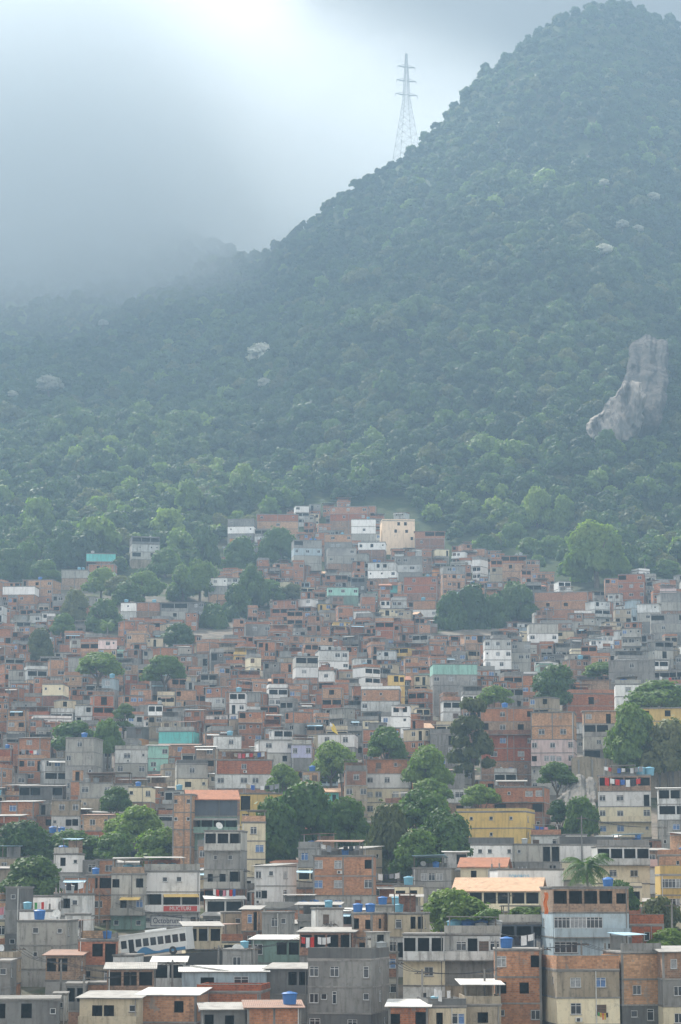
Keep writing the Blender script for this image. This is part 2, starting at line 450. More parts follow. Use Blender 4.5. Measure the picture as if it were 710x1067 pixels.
# ---------------------------------------------------------------- the forest on the mountain: one mass
FOREST_EDGE = [(-900,600),(0,608),(60,600),(120,612),(190,606),(228,566),(262,560),(300,536),(345,522),(430,530),(475,572),(510,584),(545,594),(600,606),(650,606),(720,586),(1500,590)]
CLEAR = []     # image rects kept clear of forest crowns: (x0,x1,y0,y1,D)
ROCKS = [(608,462,650,400),(650,352,695,352)]
def in_rock(x, y):
    # pale slab from lower left to upper right
    t_ = (y-350)/(458-350)
    if t_ < -.02 or t_ > 1.02: return False
    t_ = max(0, t_); xl = 672-64*t_**1.1; xr = 692-48*t_**2.2
    return xl+4 < x < xr-2
def in_cliff(x, y): return abs(x-(611-(y-150)*.06)) < 3+2*math.sin(y*.1) and 118 < y < 168
def make_forest():
    src = bpy.data.collections.new('forest_crown_kinds')      # not linked to the scene: only the instances show
    kinds = []
    for i, (lf, r, h, nl) in enumerate([(0,5,5.6,10),(1,5,6,11),(0,5,6.8,9),(3,5,5,10),(1,5,6.4,8),(2,5,6,10),(0,4,7.5,9)]):
        me = crown_mb(300+i, r, h, nl, .62, 1150).mesh('crown_kind', {0: LEAFD, 1: LEAFM}.get(lf, LEAF[lf]))
        o = bpy.data.objects.new('crown_kind_%s' % chr(97+i), me); src.objects.link(o); kinds.append(o)
    pts, rot, scl, idx = [], [], [], []
    rg = random.Random(11)
    Y = 700.0
    while Y < 2230:
        step = 7.0 if Y < 1300 else 6.6 if Y < 1700 else 10
        wmin, wmax = (-420-355)/2540*Y, (1130-355)/2540*Y
        X = wmin
        while X < wmax:
            x = X+rg.uniform(-.45, .45)*step; y = Y+rg.uniform(-.5, .5)*step
            X += step*rg.uniform(.85, 1.15)
            s = 355+2540*x/y
            z = H(x, y)
            dr = interp(s, RID)
            if y > dr+25: continue
            qx, qy = px((x, y, z))
            ed = interp(qx, FOREST_EDGE)
            if qy > ed+3*math.sin(qx*.09): continue
            tx, ty = px((x, y, z+7))
            if (in_rock(tx, ty) or in_rock(qx, qy) or in_rock(tx, ty+9) ) and hash_n(x, y, 10, 8) < .30: continue
            if in_cliff(tx, ty): continue
            k = rg.uniform(.62, 1.0)*(1+.6*max(0, rg.gauss(0, .6)))
            k *= .74 if y > dr-60 else .80 if y > 1400 else .92; k *= .85 if rg.random() < .4 else 1.08
            rr = 5*k*F/y; bad = False
            for (x0, x1, y0, y1, DD) in CLEAR+TREES:
                if y < DD+2 and tx+rr*.5 > x0+(x1-x0)*.3 and tx-rr*.5 < x1-(x1-x0)*.3 and y0 < ty < y1-6: bad = True; break
            if bad: continue
            for (x0, x1, y0, y1, DD) in HERO:
                if y < DD and x0-2 < tx < x1+2 and y0-3 < ty < y1+2 or (y < DD+9 and y > DD-3 and x0-3 < tx < x1+3 and ty > y0-25 and ty < y1): bad = True; break
            if bad: continue
            g = hash_n(x, y, 90, 5)
            lo_ = max(0, min(1, (1350-y)/350)); pick = rg.choices(range(7), [3.0-1.6*lo_, max(.3, 2.2+2*g)*(1+lo_), 2.4-1.2*lo_, 1.0+.8*lo_, 1.6*(1+lo_), max(.1, .35+1.2*g+(2.2 if y < 1060 else -.1)), 1.8-.9*lo_])[0]
            pts.append((x, y, z+(rg.uniform(.8, 3.2)*k if y < dr-70 else rg.uniform(-1.8, .8)))); rot.append((rg.uniform(-.12, .12), rg.uniform(-.12, .12), rg.uniform(0, 6.28)))
            zz = k*rg.uniform(.85, 1.35); scl.append((k, k, zz)); idx.append(pick)
        Y += step*.92
    s = -300.0
    while s < 1000:                       # small crowns crowding the ridge line
        dr = interp(s, RID); y = dr-rg.uniform(-6, 45); x = (s-355)/2540*y; s += 2.4
        k = rg.uniform(.28, .62); pts.append((x, y, H(x, y)+rg.uniform(-1.5, 1.5))); rot.append((rg.uniform(-.3, .3), rg.uniform(-.3, .3), rg.uniform(0, 6.28)))
        scl.append((k, k*rg.uniform(.8, 1.2), k*rg.uniform(.9, 1.7))); idx.append(rg.choice([0, 2, 6, 1, 4, 3]))
    me = bpy.data.meshes.new('forest'); me.from_pydata(pts, [], [])
    a = me.attributes.new('rot', 'FLOAT_VECTOR', 'POINT'); a.data.foreach_set('vector', [c for r_ in rot for c in r_])
    a = me.attributes.new('scl', 'FLOAT_VECTOR', 'POINT'); a.data.foreach_set('vector', [c for r_ in scl for c in r_])
    a = me.attributes.new('pick', 'INT', 'POINT'); a.data.foreach_set('value', idx)
    fo = link('forest', me); tag(fo, 'dense green forest covering the mountain slopes above the houses', 'forest', kind='stuff')
    ng = bpy.data.node_groups.new('forest_scatter', 'GeometryNodeTree')
    ng.interface.new_socket('Geometry', in_out='INPUT', socket_type='NodeSocketGeometry')
    ng.interface.new_socket('Geometry', in_out='OUTPUT', socket_type='NodeSocketGeometry')
    N = ng.nodes; L = ng.links
    gi, go = N.new('NodeGroupInput'), N.new('NodeGroupOutput')
    ci = N.new('GeometryNodeCollectionInfo'); ci.inputs[0].default_value = src; ci.inputs['Separate Children'].default_value = True; ci.inputs['Reset Children'].default_value = True
    ip = N.new('GeometryNodeInstanceOnPoints'); ip.inputs['Pick Instance'].default_value = True
    def na(nm, ty):
        q = N.new('GeometryNodeInputNamedAttribute'); q.data_type = ty; q.inputs['Name'].default_value = nm; return q.outputs[0]
    L.new(gi.outputs[0], ip.inputs['Points']); L.new(ci.outputs[0], ip.inputs['Instance'])
    e2r = N.new('FunctionNodeEulerToRotation'); L.new(na('rot', 'FLOAT_VECTOR'), e2r.inputs[0])
    L.new(na('pick', 'INT'), ip.inputs['Instance Index']); L.new(e2r.outputs[0], ip.inputs['Rotation']); L.new(na('scl', 'FLOAT_VECTOR'), ip.inputs['Scale'])
    L.new(ip.outputs[0], go.inputs[0])
    md = fo.modifiers.new('scatter', 'NODES'); md.node_group = ng
    print('forest crowns', len(pts))

# ---------------------------------------------------------------- pale rock slab and cliff on the slope
def m_rock(k=1):
    m, nt = new_mat('bare_rock'); t = NT(nt)
    g = t.n('ShaderNodeTexCoord').outputs['Object']
    a = t.noise(t.vmul(g, (1, 1, .16)), .20, 7, .7); b = t.noise(g, .05, 4, .6)
    col = t.mix(t.ramp(a, .40, .62), (.36*k, .32*k, .285*k), (.10*k, .095*k, .09*k))
    col = t.mix(t.math('MULTIPLY', t.ramp(b, .42, .6), .7), col, (.12*k, .12*k, .11*k))
    p = principled(t, col, .95, 0, .1)
    bb = t.n('ShaderNodeBump'); bb.inputs['Distance'].default_value = 1.5; t.l(a, bb.inputs['Height']); t.l(bb.outputs[0], p.inputs['Normal'])
    t.out(p.outputs[0]); return m
ROCKM = m_rock(); ROCKD = m_rock(.30)
def rock_patch(name, rows, D0, D1, bulge, mat=None):
    """rows: (y, xleft, xright) in the photo from top to bottom; a bulging slab standing out of the slope"""
    mb = MB(); nx = 56; grid = []
    ys = []
    for i in range(len(rows)-1):
        for k in range(14): ys.append((i+k/14))
    ys.append(len(rows)-1)
    for q in ys:
        i = min(int(q), len(rows)-2); f = q-i
        y = rows[i][0]*(1-f)+rows[i+1][0]*f; xl = rows[i][1]*(1-f)+rows[i+1][1]*f; xr = rows[i][2]*(1-f)+rows[i+1][2]*f
        v = q/(len(rows)-1); D = D0*(1-v)+D1*v; row = []
        for j in range(nx):
            u = j/(nx-1); w_ = 5*noise.noise(Vector((y*.09, 5, 1)))+4*noise.noise(Vector((y*.3, 2, 1))); x = xl+(xr-xl)*u+w_*(1-u)*min(1, (xr-xl)/40)-w_*u*.5*min(1, (xr-xl)/40)
            e = min(u, 1-u)*2; e2 = min(v, 1-v)*2
            out = bulge*min(1, e*6)**.7*min(1, e2*8)**.7; out -= 3*(noise.noise(Vector((x*.12, y*.12, 7)))+.2)*(e < .35)
            p = at(x+2*noise.noise(Vector((y*.1, j*.3, 0))), y+(1-v)*(5*noise.noise(Vector((x*.10, 3, 0)))+2*noise.noise(Vector((x*.3, 8, 0)))), D-out)
            nn = 5*noise.noise(Vector((p.x*.06, p.z*.05, 3)))+3.0*noise.noise(Vector((p.x*.28, p.z*.10, 9)))+1.6*noise.noise(Vector((p.x*.8, p.z*.35, 4)))
            if e < .01 or e2 < .01: p = Vector((p.x, D+12, p.z-2))
            else: p = Vector((p.x, p.y+nn, p.z))
            row.append(len(mb.v)); mb.v.append(tuple(p))
        grid.append(row)
    for i in range(len(grid)-1):
        for j in range(nx-1): mb.f.append((grid[i][j], grid[i][j+1], grid[i+1][j+1], grid[i+1][j])); mb.m.append(0)
    o = mb.build(name, mat or ROCKM, smooth=True); tag(o, kind='structure'); return o
# ---------------------------------------------------------------- materials of the houses
BK = m_wall('clay_brick', (.54,.25,.135), (.44,.19,.10), .55, .6, brick=True)
BK2 = m_wall('pale_clay_brick', (.60,.34,.21), (.50,.27,.165), .5, .6, brick=True)
BK3 = m_wall('grimy_brick', (.39,.225,.15), (.28,.165,.115), .7, .8, brick=True)
WM = {
 'b': (BK, 'red brick'), 'p': (BK2, 'pale clay brick'), 'r': (BK3, 'grimy brown brick'),
 'g': (m_wall('grey_render', (.30,.295,.28), (.22,.215,.205), .7, .9), 'grey cement'),
 'c': (m_wall('light_concrete', (.42,.41,.375), (.33,.32,.29), .6, .85), 'pale grey cement'),
 'd': (m_wall('dark_concrete', (.17,.17,.165), (.12,.12,.12), .6, .8), 'dark grey cement'),
 't': (m_wall('tan_render', (.40,.34,.26), (.32,.27,.20), .7, .9), 'tan rendered'),
 'e': (m_wall('beige_paint', (.60,.52,.38), (.52,.44,.31), .4, .7), 'beige'),
 'k': (m_wall('cream_paint', (.70,.63,.46), (.64,.56,.40), .3, .5), 'cream'),
 'w': (m_wall('white_paint', (.80,.79,.77), (.74,.73,.71), .25, .45), 'white'),
 'W': (m_wall('stained_white', (.60,.61,.60), (.46,.46,.44), .6, .9), 'stained white'),
 'y': (m_wall('yellow_paint', (.64,.46,.17), (.58,.40,.14), .3, .5), 'yellow'),
 'o': (m_wall('orange_paint', (.60,.28,.10), (.52,.24,.09), .3, .5), 'orange'),
 'P': (m_wall('peach_paint', (.76,.60,.44), (.72,.56,.41), .2, .4), 'peach'),
 'n': (m_wall('pink_paint', (.68,.54,.52), (.60,.47,.45), .3, .6), 'pale pink'),
 'm': (m_wall('mint_paint', (.33,.58,.50), (.28,.50,.43), .3, .6), 'mint green'),
 'q': (m_wall('turquoise_paint', (.14,.48,.46), (.12,.42,.40), .3, .5), 'turquoise'),
 'G': (m_wall('green_grey', (.22,.33,.28), (.18,.27,.23), .6, .8), 'faded green'),
 'l': (m_wall('lilac_paint', (.46,.46,.62), (.40,.40,.55), .3, .5), 'lilac'),
 'B': (m_wall('pale_blue_paint', (.38,.46,.50), (.30,.37,.42), .4, .7), 'pale blue'),
 's': (m_wall('slate_paint', (.13,.15,.18), (.10,.12,.15), .4, .6), 'slate grey'),
}
SLAB = m_wall('slab_edge', (.27,.26,.245), (.19,.185,.175), .8, .8)
ROOFTOP = m_plain('roof_cement', (.33,.31,.29), .95, 0, .1, .45, .4)
INT = m_plain('interior_shade_dark', (.06,.053,.046), .9, 0, .1, .5, 1)  # near-black: the shade inside openings and verandas is put into the colour
FRW = m_plain('frame_white', (.66,.67,.67), .5)
FRD = m_plain('frame_brown', (.16,.10,.065), .6)
GLS = m_plain('window_glass', (.022,.027,.034), .08, 0, .6, .3)
CUR = m_plain('curtain_glass', (.30,.31,.32), .35, 0, .5, .5, 3)
BLU = m_plain('blue_glass', (.10,.20,.42), .3, 0, .5, .4, 3)
DOORM = [m_plain('door_brown', (.20,.10,.06), .6), m_plain('door_white', (.55,.55,.53), .6), m_plain('door_green', (.10,.2,.17), .6)]
STEEL = m_plain('painted_steel', (.45,.46,.47), .5, .4)
PIPE = m_plain('white_pipe', (.62,.62,.60), .5)
ACM = m_plain('ac_case', (.66,.66,.63), .5)
DRK = m_plain('dark_grille', (.05,.05,.055), .7)
BLUETANK = m_plain('tank_blue', (.035,.15,.42), .45, 0, .4, .25)
BLUEPALE = m_plain('tank_faded_blue', (.16,.38,.50), .55, 0, .3, .3)
GREYTANK = m_plain('tank_grey', (.36,.38,.38), .7)
SHW = m_sheet('sheet_white', (.62,.62,.60), (.33,.29,.25), .6)
SHG = m_sheet('sheet_fibre_cement', (.36,.345,.32), (.17,.16,.15), .7)
SHR = m_sheet('sheet_rust', (.30,.17,.12), (.17,.12,.10), .8)
SHP = m_sheet('sheet_blue', (.34,.52,.62), (.22,.32,.38), .4)
TIL = m_tile('roof_tiles_clay', (.44,.20,.12), (.34,.15,.09))
TILP = m_tile('roof_tiles_pale', (.62,.42,.28), (.54,.34,.22))
TILB = m_tile('roof_tiles_brown', (.22,.13,.11), (.17,.10,.09))
ROOFM = {'w': (SHW,'white sheet'), 'g': (SHG,'grey sheet'), 'r': (SHR,'rusty sheet'), 'b': (SHP,'pale blue sheet'), 't': (TIL,'clay tile'), 'T': (TILP,'pale tile'), 'B': (TILB,'brown tile'), 'Q': (WM['q'][0],'turquoise')}
CLOTH = {c: m_plain('cloth_'+c, v, .9, 0, .1, .2) for c, v in dict(red=(.55,.04,.03), white=(.72,.72,.72), blue=(.06,.14,.42), yellow=(.70,.50,.06), orange=(.70,.22,.07), green=(.10,.35,.12), pink=(.6,.25,.3), black=(.04,.04,.05), grey=(.28,.29,.31), tan=(.42,.36,.28)).items()}

WIN = {}   # type -> (w, h, sill above floor)
WDIM = {'w': (1.25,1.1,1.0), 'W': (2.1,1.15,1.0), 'm': (.65,.65,1.35), 'b': (1.3,1.15,1.0), 'c': (1.25,1.1,1.0), 's': (1.2,1.15,.95), 'k': (1.15,1.2,.95), 'K': (1.5,1.9,.3), 'd': (.85,2.05,.02), 'D': (.9,2.05,.02), 'o': (.95,2.05,.02), 'h': (.55,1.3,.9)}
def window_mesh(ty, w, h, near):
    key = (ty, round(w, 1), round(h, 1), near)
    if key in WIN: return WIN[key]
    fm = FRD if ty in 's' else FRW
    gm = {'b': BLU, 'c': CUR}.get(ty, GLS)
    f = MB(); gl = MB(); b = .06; w2 = w/2
    f.box(-w2, w2, -.03, .05, 0, b); f.box(-w2, w2, -.03, .05, h-b, h)
    f.box(-w2, -w2+b, -.025, .05, b, h-b); f.box(w2-b, w2, -.025, .05, b, h-b)
    nm = 4 if w > 1.8 else 2 if w > .8 else 1
    for k in range(1, nm):
        x = -w2+w*k/nm; f.box(x-.025, x+.025, -.02, .045, b, h-b)
    if h > 1 and ty != 's': f.box(-w2+b, w2-b, -.015, .04, h*.74, h*.74+.045)
    if ty == 's':
        for k in range(int(h/.16)): f.box(-w2+b, w2-b, 0, .03, .1+k*.16, .1+k*.16+.10)
    gl.quad((-w2+b, .03, b), (w2-b, .03, b), (w2-b, .03, h-b), (-w2+b, .03, h-b))
    if near:
        sl = MB(); sl.box(-w2-.08, w2+.08, -.16, .0, -.07, 0)
        WIN[key] = (f.mesh('window', fm), gl.mesh('pane', gm), sl.mesh('sill', SLAB))
    else:
        i = len(f.v); f.v += gl.v; f.f += [tuple(i+k for k in q) for q in gl.f]; f.m += [1]*len(gl.f)
        WIN[key] = (f.mesh('window', [fm, gm]), None, None)
    return WIN[key]
DOORS = {}
def door_mesh(i):
    if i not in DOORS:
        f = MB(); f.box(-.42, .42, 0, .05, 0, 2.0); f.box(-.30, .30, -.015, 0, .2, .9); f.box(-.30, .30, -.015, 0, 1.1, 1.85)
        g_ = MB(); g_.box(.30, .36, -.06, -.02, .98, 1.04)
        DOORS[i] = (f.mesh('door', DOORM[i]), g_.mesh('handle', STEEL))
    return DOORS[i]
def panel(mb, p, u, nin, w, z0, z1, ops):
    """a wall plane of width w with real recessed openings: (a0,a1,b0,b1,depth,back)"""
    xs = sorted({0, w, *[o[0] for o in ops], *[o[1] for o in ops]}); zs = sorted({z0, z1, *[o[2] for o in ops], *[o[3] for o in ops]})
    P = lambda a, z, d=0: (p[0]+u[0]*a+nin[0]*d, p[1]+u[1]*a+nin[1]*d, z)
    for a, b in zip(xs, xs[1:]):
        for c, d in zip(zs, zs[1:]):
            ma, mz = (a+b)/2, (c+d)/2
            if any(o[0] < ma < o[1] and o[2] < mz < o[3] for o in ops): continue
            mb.quad(P(a, c), P(b, c), P(b, d), P(a, d))
    for a, b, c, d, dep, back in ops:
        k = 1 if back else 0
        mb.quad(P(a, c), P(a, c, dep), P(a, d, dep), P(a, d), k); mb.quad(P(b, c), P(b, c, dep), P(b, d, dep), P(b, d), k)
        mb.quad(P(a, c), P(b, c), P(b, c, dep), P(a, c, dep), k); mb.quad(P(a, d), P(b, d), P(b, d, dep), P(a, d, dep), k)
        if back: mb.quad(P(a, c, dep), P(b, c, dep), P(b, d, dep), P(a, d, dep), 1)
FH = 2.75
ALLH = []      # records of every house
def wallrow(mb, kids, side, W_, Dp, z, fh, slots, rg, near, nwin):
    """side: 'f' front, 'r' right, 'l' left"""
    if side == 'f': p, u, nin, w, rz = (-W_/2, 0), (1, 0), (0, 1), W_, 0
    elif side == 'r': p, u, nin, w, rz = (W_/2, 0), (0, 1), (-1, 0), Dp, math.pi/2
    elif side == 'l': p, u, nin, w, rz = (-W_/2, Dp), (0, -1), (1, 0), Dp, -math.pi/2
    ops = []; n = max(1, len(slots)); sw = w/n
    i = 0
    while i < n:
        ch = slots[i]; a = (i+.5)*sw
        if ch in 'vV':       # runs of v become one deep open veranda bay each
            g_ = .13; zb = .95 if ch == 'v' else .05
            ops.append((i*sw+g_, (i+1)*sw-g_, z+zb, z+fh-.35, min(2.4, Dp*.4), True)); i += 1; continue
        if ch == 'G':        # ribbon glazing
            j = i
            while j < n and slots[j] == 'G': j += 1
            a0, a1 = i*sw+.12, j*sw-.12; ww = a1-a0; k = max(1, round(ww/2.1)); cw = ww/k
            ops.append((a0, a1, z+.95, z+2.2, .12, False))
            for q in range(k): kids.append(('c' if q % 3 == 1 else 'W', p, u, nin, a0+cw*(q+.5), z+.95, cw, 1.25, rz))
            i = j; continue
        if ch in WDIM:
            ww, hh, sl = WDIM[ch]; q_ = rg.uniform(.82, 1.12); ww *= q_; hh *= rg.uniform(.88, 1.08) if ch not in 'dDo' else 1; ww = min(ww, sw*.86); ww = max(ww, .45)
            a = min(max(a, ww/2+.15), w-ww/2-.15)
            if near != 2: a += rg.uniform(-.12, .12)*max(0, sw-ww)
            z0 = z+sl; z1 = min(z0+hh, z+fh-.3)
            hole = ch in 'kKDo'
            a = min(max(a, ww/2+.05), w-ww/2-.05)
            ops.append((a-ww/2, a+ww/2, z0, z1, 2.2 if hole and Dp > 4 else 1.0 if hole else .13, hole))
            if not hole: kids.append((ch, p, u, nin, a, z0, ww, z1-z0, rz))
            nwin[0] += 1
        i += 1
    panel(mb, p, u, nin, w, z, z+fh, ops)

def house(X, Y, W_, Dp, rz, ztop, floors, roof='flat', rmat='g', ph=.8, pm=None, label=None, group=None, name='house', near=1, seed=0, fh=FH, bal=(), side_slots=None, gz=None, canopy=None, pipes=True, front_x=None, oh=.12):
    """floors top-down: (wall key, front slots[, right side slots[, left side slots]]). Returns the root."""
    rg = random.Random(seed*7919+int(X*13)+int(Y*7))
    if gz is None: gz = min(H(X, Y), H(X, Y+Dp*.5), H(X-W_/2, Y), H(X+W_/2, Y))-.3
    root = link(name, None, loc=(X, Y, gz), rz=rz); root.empty_display_size = 2
    pmk = pm or floors[0][0]
    zt = ztop-gz
    rise = {'flat': .0, 'para': ph, 'lean': .55, 'zinc': 2.3, 'gable': min(1.7, W_*.2), 'hip': 1.6, 'shed': .3}[roof]
    zt -= rise
    zs = zt; fl = []
    k = 0; nvis = len(floors)
    while zs > .4:
        f = floors[min(k, len(floors)-1)] if k < len(floors) else (floors[-1][0], ''.join(rg.choice('w.m.') if c != '.' else '.' for c in (floors[-1][1] or '.')))
        z0 = zs-fh
        if z0 < 1.2: z0 = -1.5
        fl.append((z0, zs-z0 if z0 >= 0 else zs+1.5, f, k < nvis)); zs = z0; k += 1
    nwin = [0]; kids = []
    # wall meshes: one per run of floors with the same finish
    i = 0; first = True
    while i < len(fl):
        j = i
        while j < len(fl) and fl[j][2][0] == fl[i][2][0]: j += 1
        mb = MB(); bumped = []
        for q in range(i, j):
            z0, hgt, f, vis = fl[q]
            zz = z0 if z0 >= 0 else z0+hgt-fh if hgt > fh else z0
            hh = hgt
            sl = f[1] or '.'
            if z0 < 0 and hgt >= fh:
                # the part below the last floor line is plain
                for s_ in 'frl': panelside(mb, s_, W_, Dp, z0, zz)
                hh = z0+hgt-zz
            elif z0 < 0: sl = '.'
            wallrow(mb, kids, 'f', W_, Dp, zz, hh, sl, rg, near, nwin)
            wallrow(mb, kids, 'r', W_, Dp, zz, hh, f[2] if len(f) > 2 else ('.' if z0 < 0 else rg.choice(['.', '.m', 'w.', '..'])), rg, near, [0])
            wallrow(mb, kids, 'l', W_, Dp, zz, hh, f[3] if len(f) > 3 else ('.' if z0 < 0 else rg.choice(['.', '.m', 'w.', '..'])), rg, near, [0])
            mb.quad((-W_/2, Dp, z0), (W_/2, Dp, z0), (W_/2, Dp, z0+hgt), (-W_/2, Dp, z0+hgt))
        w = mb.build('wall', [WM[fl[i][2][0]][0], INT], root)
        i = j
    # the concrete frame: slab edges between the floors, and columns where bare brick shows
    o_ = .05
    for q, (z0, hgt, f, vis) in enumerate(fl):
        s_ = MB(); top = z0+hgt
        if q == 0: s_.box(-W_/2-.03, W_/2+.03, -.035, Dp+.03, zt-.14, zt-.003)
        elif f[0] != 'P': s_.box(-W_/2-o_, W_/2+o_, -o_-.01, Dp+o_, top-.14, top+.03)
        cols = f[0] in 'bpr' and 'v' not in f[1] and 'V' not in f[1]
        if cols:
            zb_, zt_ = max(z0, -1)+.031, top-.13
            for x in (-W_/2-.02, W_/2-.22): s_.box(x, x+.24, -.022, .2, zb_, zt_)
            s_.box(-W_/2-.021, -W_/2+.2, Dp-.22, Dp+.02, zb_, zt_); s_.box(W_/2-.2, W_/2+.021, Dp-.22, Dp+.02, zb_, zt_)
            if W_ > 5 and (len(f[1]) % 2 == 0): s_.box(-.11, .11, -.019, .1, zb_, zt_)
        if s_.v: s_.build('concrete_frame' if cols else 'floor_slab', SLAB, root)
    for q in bal:
        if q < len(fl):
            z0 = max(fl[q][0], fl[q][0]+fl[q][1]-fh); b = MB()
            key = fl[q][2][4] if len(fl[q][2]) > 4 else fl[q][2][0]
            b.box(-W_/2+.05, W_/2-.05, -1.0, -.065, z0-.13, z0+.0, 1)
            b.box(-W_/2+.05, W_/2-.05, -1.0, -.9, z0+.001, z0+.95); b.box(-W_/2+.05, -W_/2+.15, -.898, -.005, z0+.001, z0+.94); b.box(W_/2-.15, W_/2-.05, -.898, -.005, z0+.001, z0+.94)
            b.build('balcony', [WM[key][0], SLAB], root)
    # roof
    s_ = MB()
    if roof in ('flat', 'para', 'zinc', 'shed'):
        o = .12 if roof != 'para' else .06
        s_.box(-W_/2-o, W_/2+o, -o-.02, Dp+o, zt, zt+.16)
        rf = s_.build('roof', ROOFTOP if roof != 'flat' else SLAB, root)
        if roof == 'para':
            b = MB(); tck = .14
            b.box(-W_/2, W_/2, 0, tck, zt+.161, zt+ph); b.box(-W_/2, W_/2, Dp-tck, Dp, zt+.161, zt+ph*.9)
            b.box(-W_/2, -W_/2+tck, tck, Dp-tck, zt+.161, zt+ph*.97); b.box(W_/2-tck, W_/2, tck, Dp-tck, zt+.161, zt+ph*.97)
            b.build('parapet', WM[pmk][0], rf)
            c_ = MB(); c_.box(-W_/2-.04, W_/2+.04, -.04, tck+.04, zt+ph+.002, zt+ph+.06); c_.build('coping', SLAB, rf)
        if roof in ('zinc',):
            b = MB(); b.box(-W_/2, W_/2, 0, .13, zt+.161, zt+.95); b.box(-W_/2, -W_/2+.13, .13, Dp, zt+.161, zt+.93); b.box(W_/2-.13, W_/2, .13, Dp, zt+.161, zt+.93)
            b.build('parapet', WM[pmk][0], root)
            n = max(2, int(W_/2.6)+1)
            for q in range(n):
                x = -W_/2+.12+(W_-.24)*q/(n-1)
                b = MB(); b.box(x-.09, x+.09, .02, .2, zt+.951, zt+2.12); b.build('post', SLAB, root)
            b = MB(); b.box(-W_/2+.3, W_/2-.3, Dp-.4, Dp-.25, zt+.161, zt+2.3); b.build('back_wall', WM[pmk][0], root)
            roofsheet(root, W_, Dp, zt+2.14, .35, rmat, .45)
        if roof == 'shed':
            pass
    elif roof == 'lean':
        b = MB(); b.poly([(-W_/2, 0, zt), (-W_/2, Dp, zt), (-W_/2, Dp, zt+.4)]); b.poly([(W_/2, 0, zt), (W_/2, Dp, zt), (W_/2, Dp, zt+.4)]); b.quad((-W_/2, Dp, zt), (W_/2, Dp, zt), (W_/2, Dp, zt+.4), (-W_/2, Dp, zt+.4))
        rf = roofsheet(root, W_, Dp, zt+.02, .45, rmat, .4)
        b.build('gable_wall', WM[pmk][0], rf)
    elif roof == 'gable':
        e = .45; hgt = rise
        M_ = ROOFM[rmat][0]; b = MB()
        for s1 in (0, 1):
            y0, y1 = (-e, Dp/2) if s1 == 0 else (Dp+e, Dp/2)
            z0 = zt-.12; z1 = zt+hgt
            P = [(-W_/2-e, y0, z0), (W_/2+e, y0, z0), (W_/2+e, y1, z1), (-W_/2-e, y1, z1)]
            b.quad(*P); b.quad(*[(x, y, z-.14) for x, y, z in P])
            b.quad(P[0], P[1], (P[1][0], P[1][1], P[1][2]-.14), (P[0][0], P[0][1], P[0][2]-.14))
            for m_ in (0, 1): 
                A, B_ = (P[0], P[3]) if m_ == 0 else (P[1], P[2]); b.quad(A, B_, (B_[0], B_[1], B_[2]-.14), (A[0], A[1], A[2]-.14))
        rf = b.build('roof', M_, root)
        b = MB()
        for x in (-W_/2, W_/2): b.poly([(x, 0, zt), (x, Dp, zt), (x, Dp/2, zt+hgt-.16)])
        b.build('gable_wall', WM[pmk][0], rf)
    elif roof == 'hip':
        e = .5; b = MB(); z0 = zt-.05; z1 = zt+rise; x0, x1 = -W_/2-e, W_/2+e; y0, y1 = -e, Dp+e; r = min(W_, Dp)*.42
        A, B_, C_, D_ = (x0,y0,z0), (x1,y0,z0), (x1,y1,z0), (x0,y1,z0); E, G_ = (x0+r, Dp/2, z1), (x1-r, Dp/2, z1)
        b.quad(A, B_, G_, E); b.poly([B_, C_, G_]); b.quad(C_, D_, E, G_); b.poly([D_, A, E]); b.box(x0, x1, y0, y1, z0-.15, z0-.003)
        b.build('roof', ROOFM[rmat][0], root)
    # windows and doors
    cap = 70
    for ch, p, u, nin, a, z0, ww, hh, r_ in kids[:cap]:
        x, y = p[0]+u[0]*a+nin[0]*.08, p[1]+u[1]*a+nin[1]*.08
        if ch in 'dD':
            dm, hm = door_mesh(rg.randrange(3)); o = link('door', dm, root, (x, y, z0), r_); o.scale = (ww/.85, 1, hh/2.03)
            if near: link('handle', hm, o)
            continue
        ty = ch
        if ch == 'w' and near != 2 and rg.random() < .25: ty = 'c'
        f, gl, sl = window_mesh(ty, ww, hh, near > 0)
        o = link('window', f, root, (x, y, z0), r_)
        if gl: link('pane', gl, o); link('sill', sl, o)
    # drain pipe, air conditioners
    if pipes and near and rg.random() < .6:
        x = rg.choice([-W_/2+.25, W_/2-.3, W_*.12]); b = MB(); b.bar((x, -.12, .2), (x, -.12, zt-.1), .055, 0, 6); b.build('drain_pipe', PIPE if rg.random() < .6 else SLAB, root)
    if near:
        fk = [k_ for k_ in kids if k_[8] == 0 and k_[0] in 'wcbk']
        for k_ in fk:
            if rg.random() < .10:
                b = MB(); x = k_[1][0]+k_[4]+k_[6]*.2; b.box(x-.35, x+.35, -.38, .0, k_[5]-.75, k_[5]-.3); b.box(x-.25, x+.1, -.395, -.382, k_[5]-.7, k_[5]-.36, 1)
                b.build('air_conditioner', [ACM, DRK], root)
    if canopy:      # (floor index, roof material, width fraction, x centre fraction)
        for (q, rm, wf, xf) in canopy:
            z0 = fl[q][0]+fl[q][1]-.35; x = (xf-.5)*W_; hw = W_*wf/2; b = MB()
            P = [(x-hw, -1.5, z0-.35), (x+hw, -1.5, z0-.35), (x+hw, -.005, z0), (x-hw, -.005, z0)]
            b.quad(*P); b.quad(*[(a_, b_, c_-.06) for a_, b_, c_ in P]); b.quad(P[0], P[1], (P[1][0], P[1][1], P[1][2]-.06), (P[0][0], P[0][1], P[0][2]-.06))
            b.build('awning', ROOFM[rm][0] if rm in ROOFM else WM[rm][0], root)
    if label: root['label'] = label
    root['category'] = 'house'
    if group: root['group'] = group
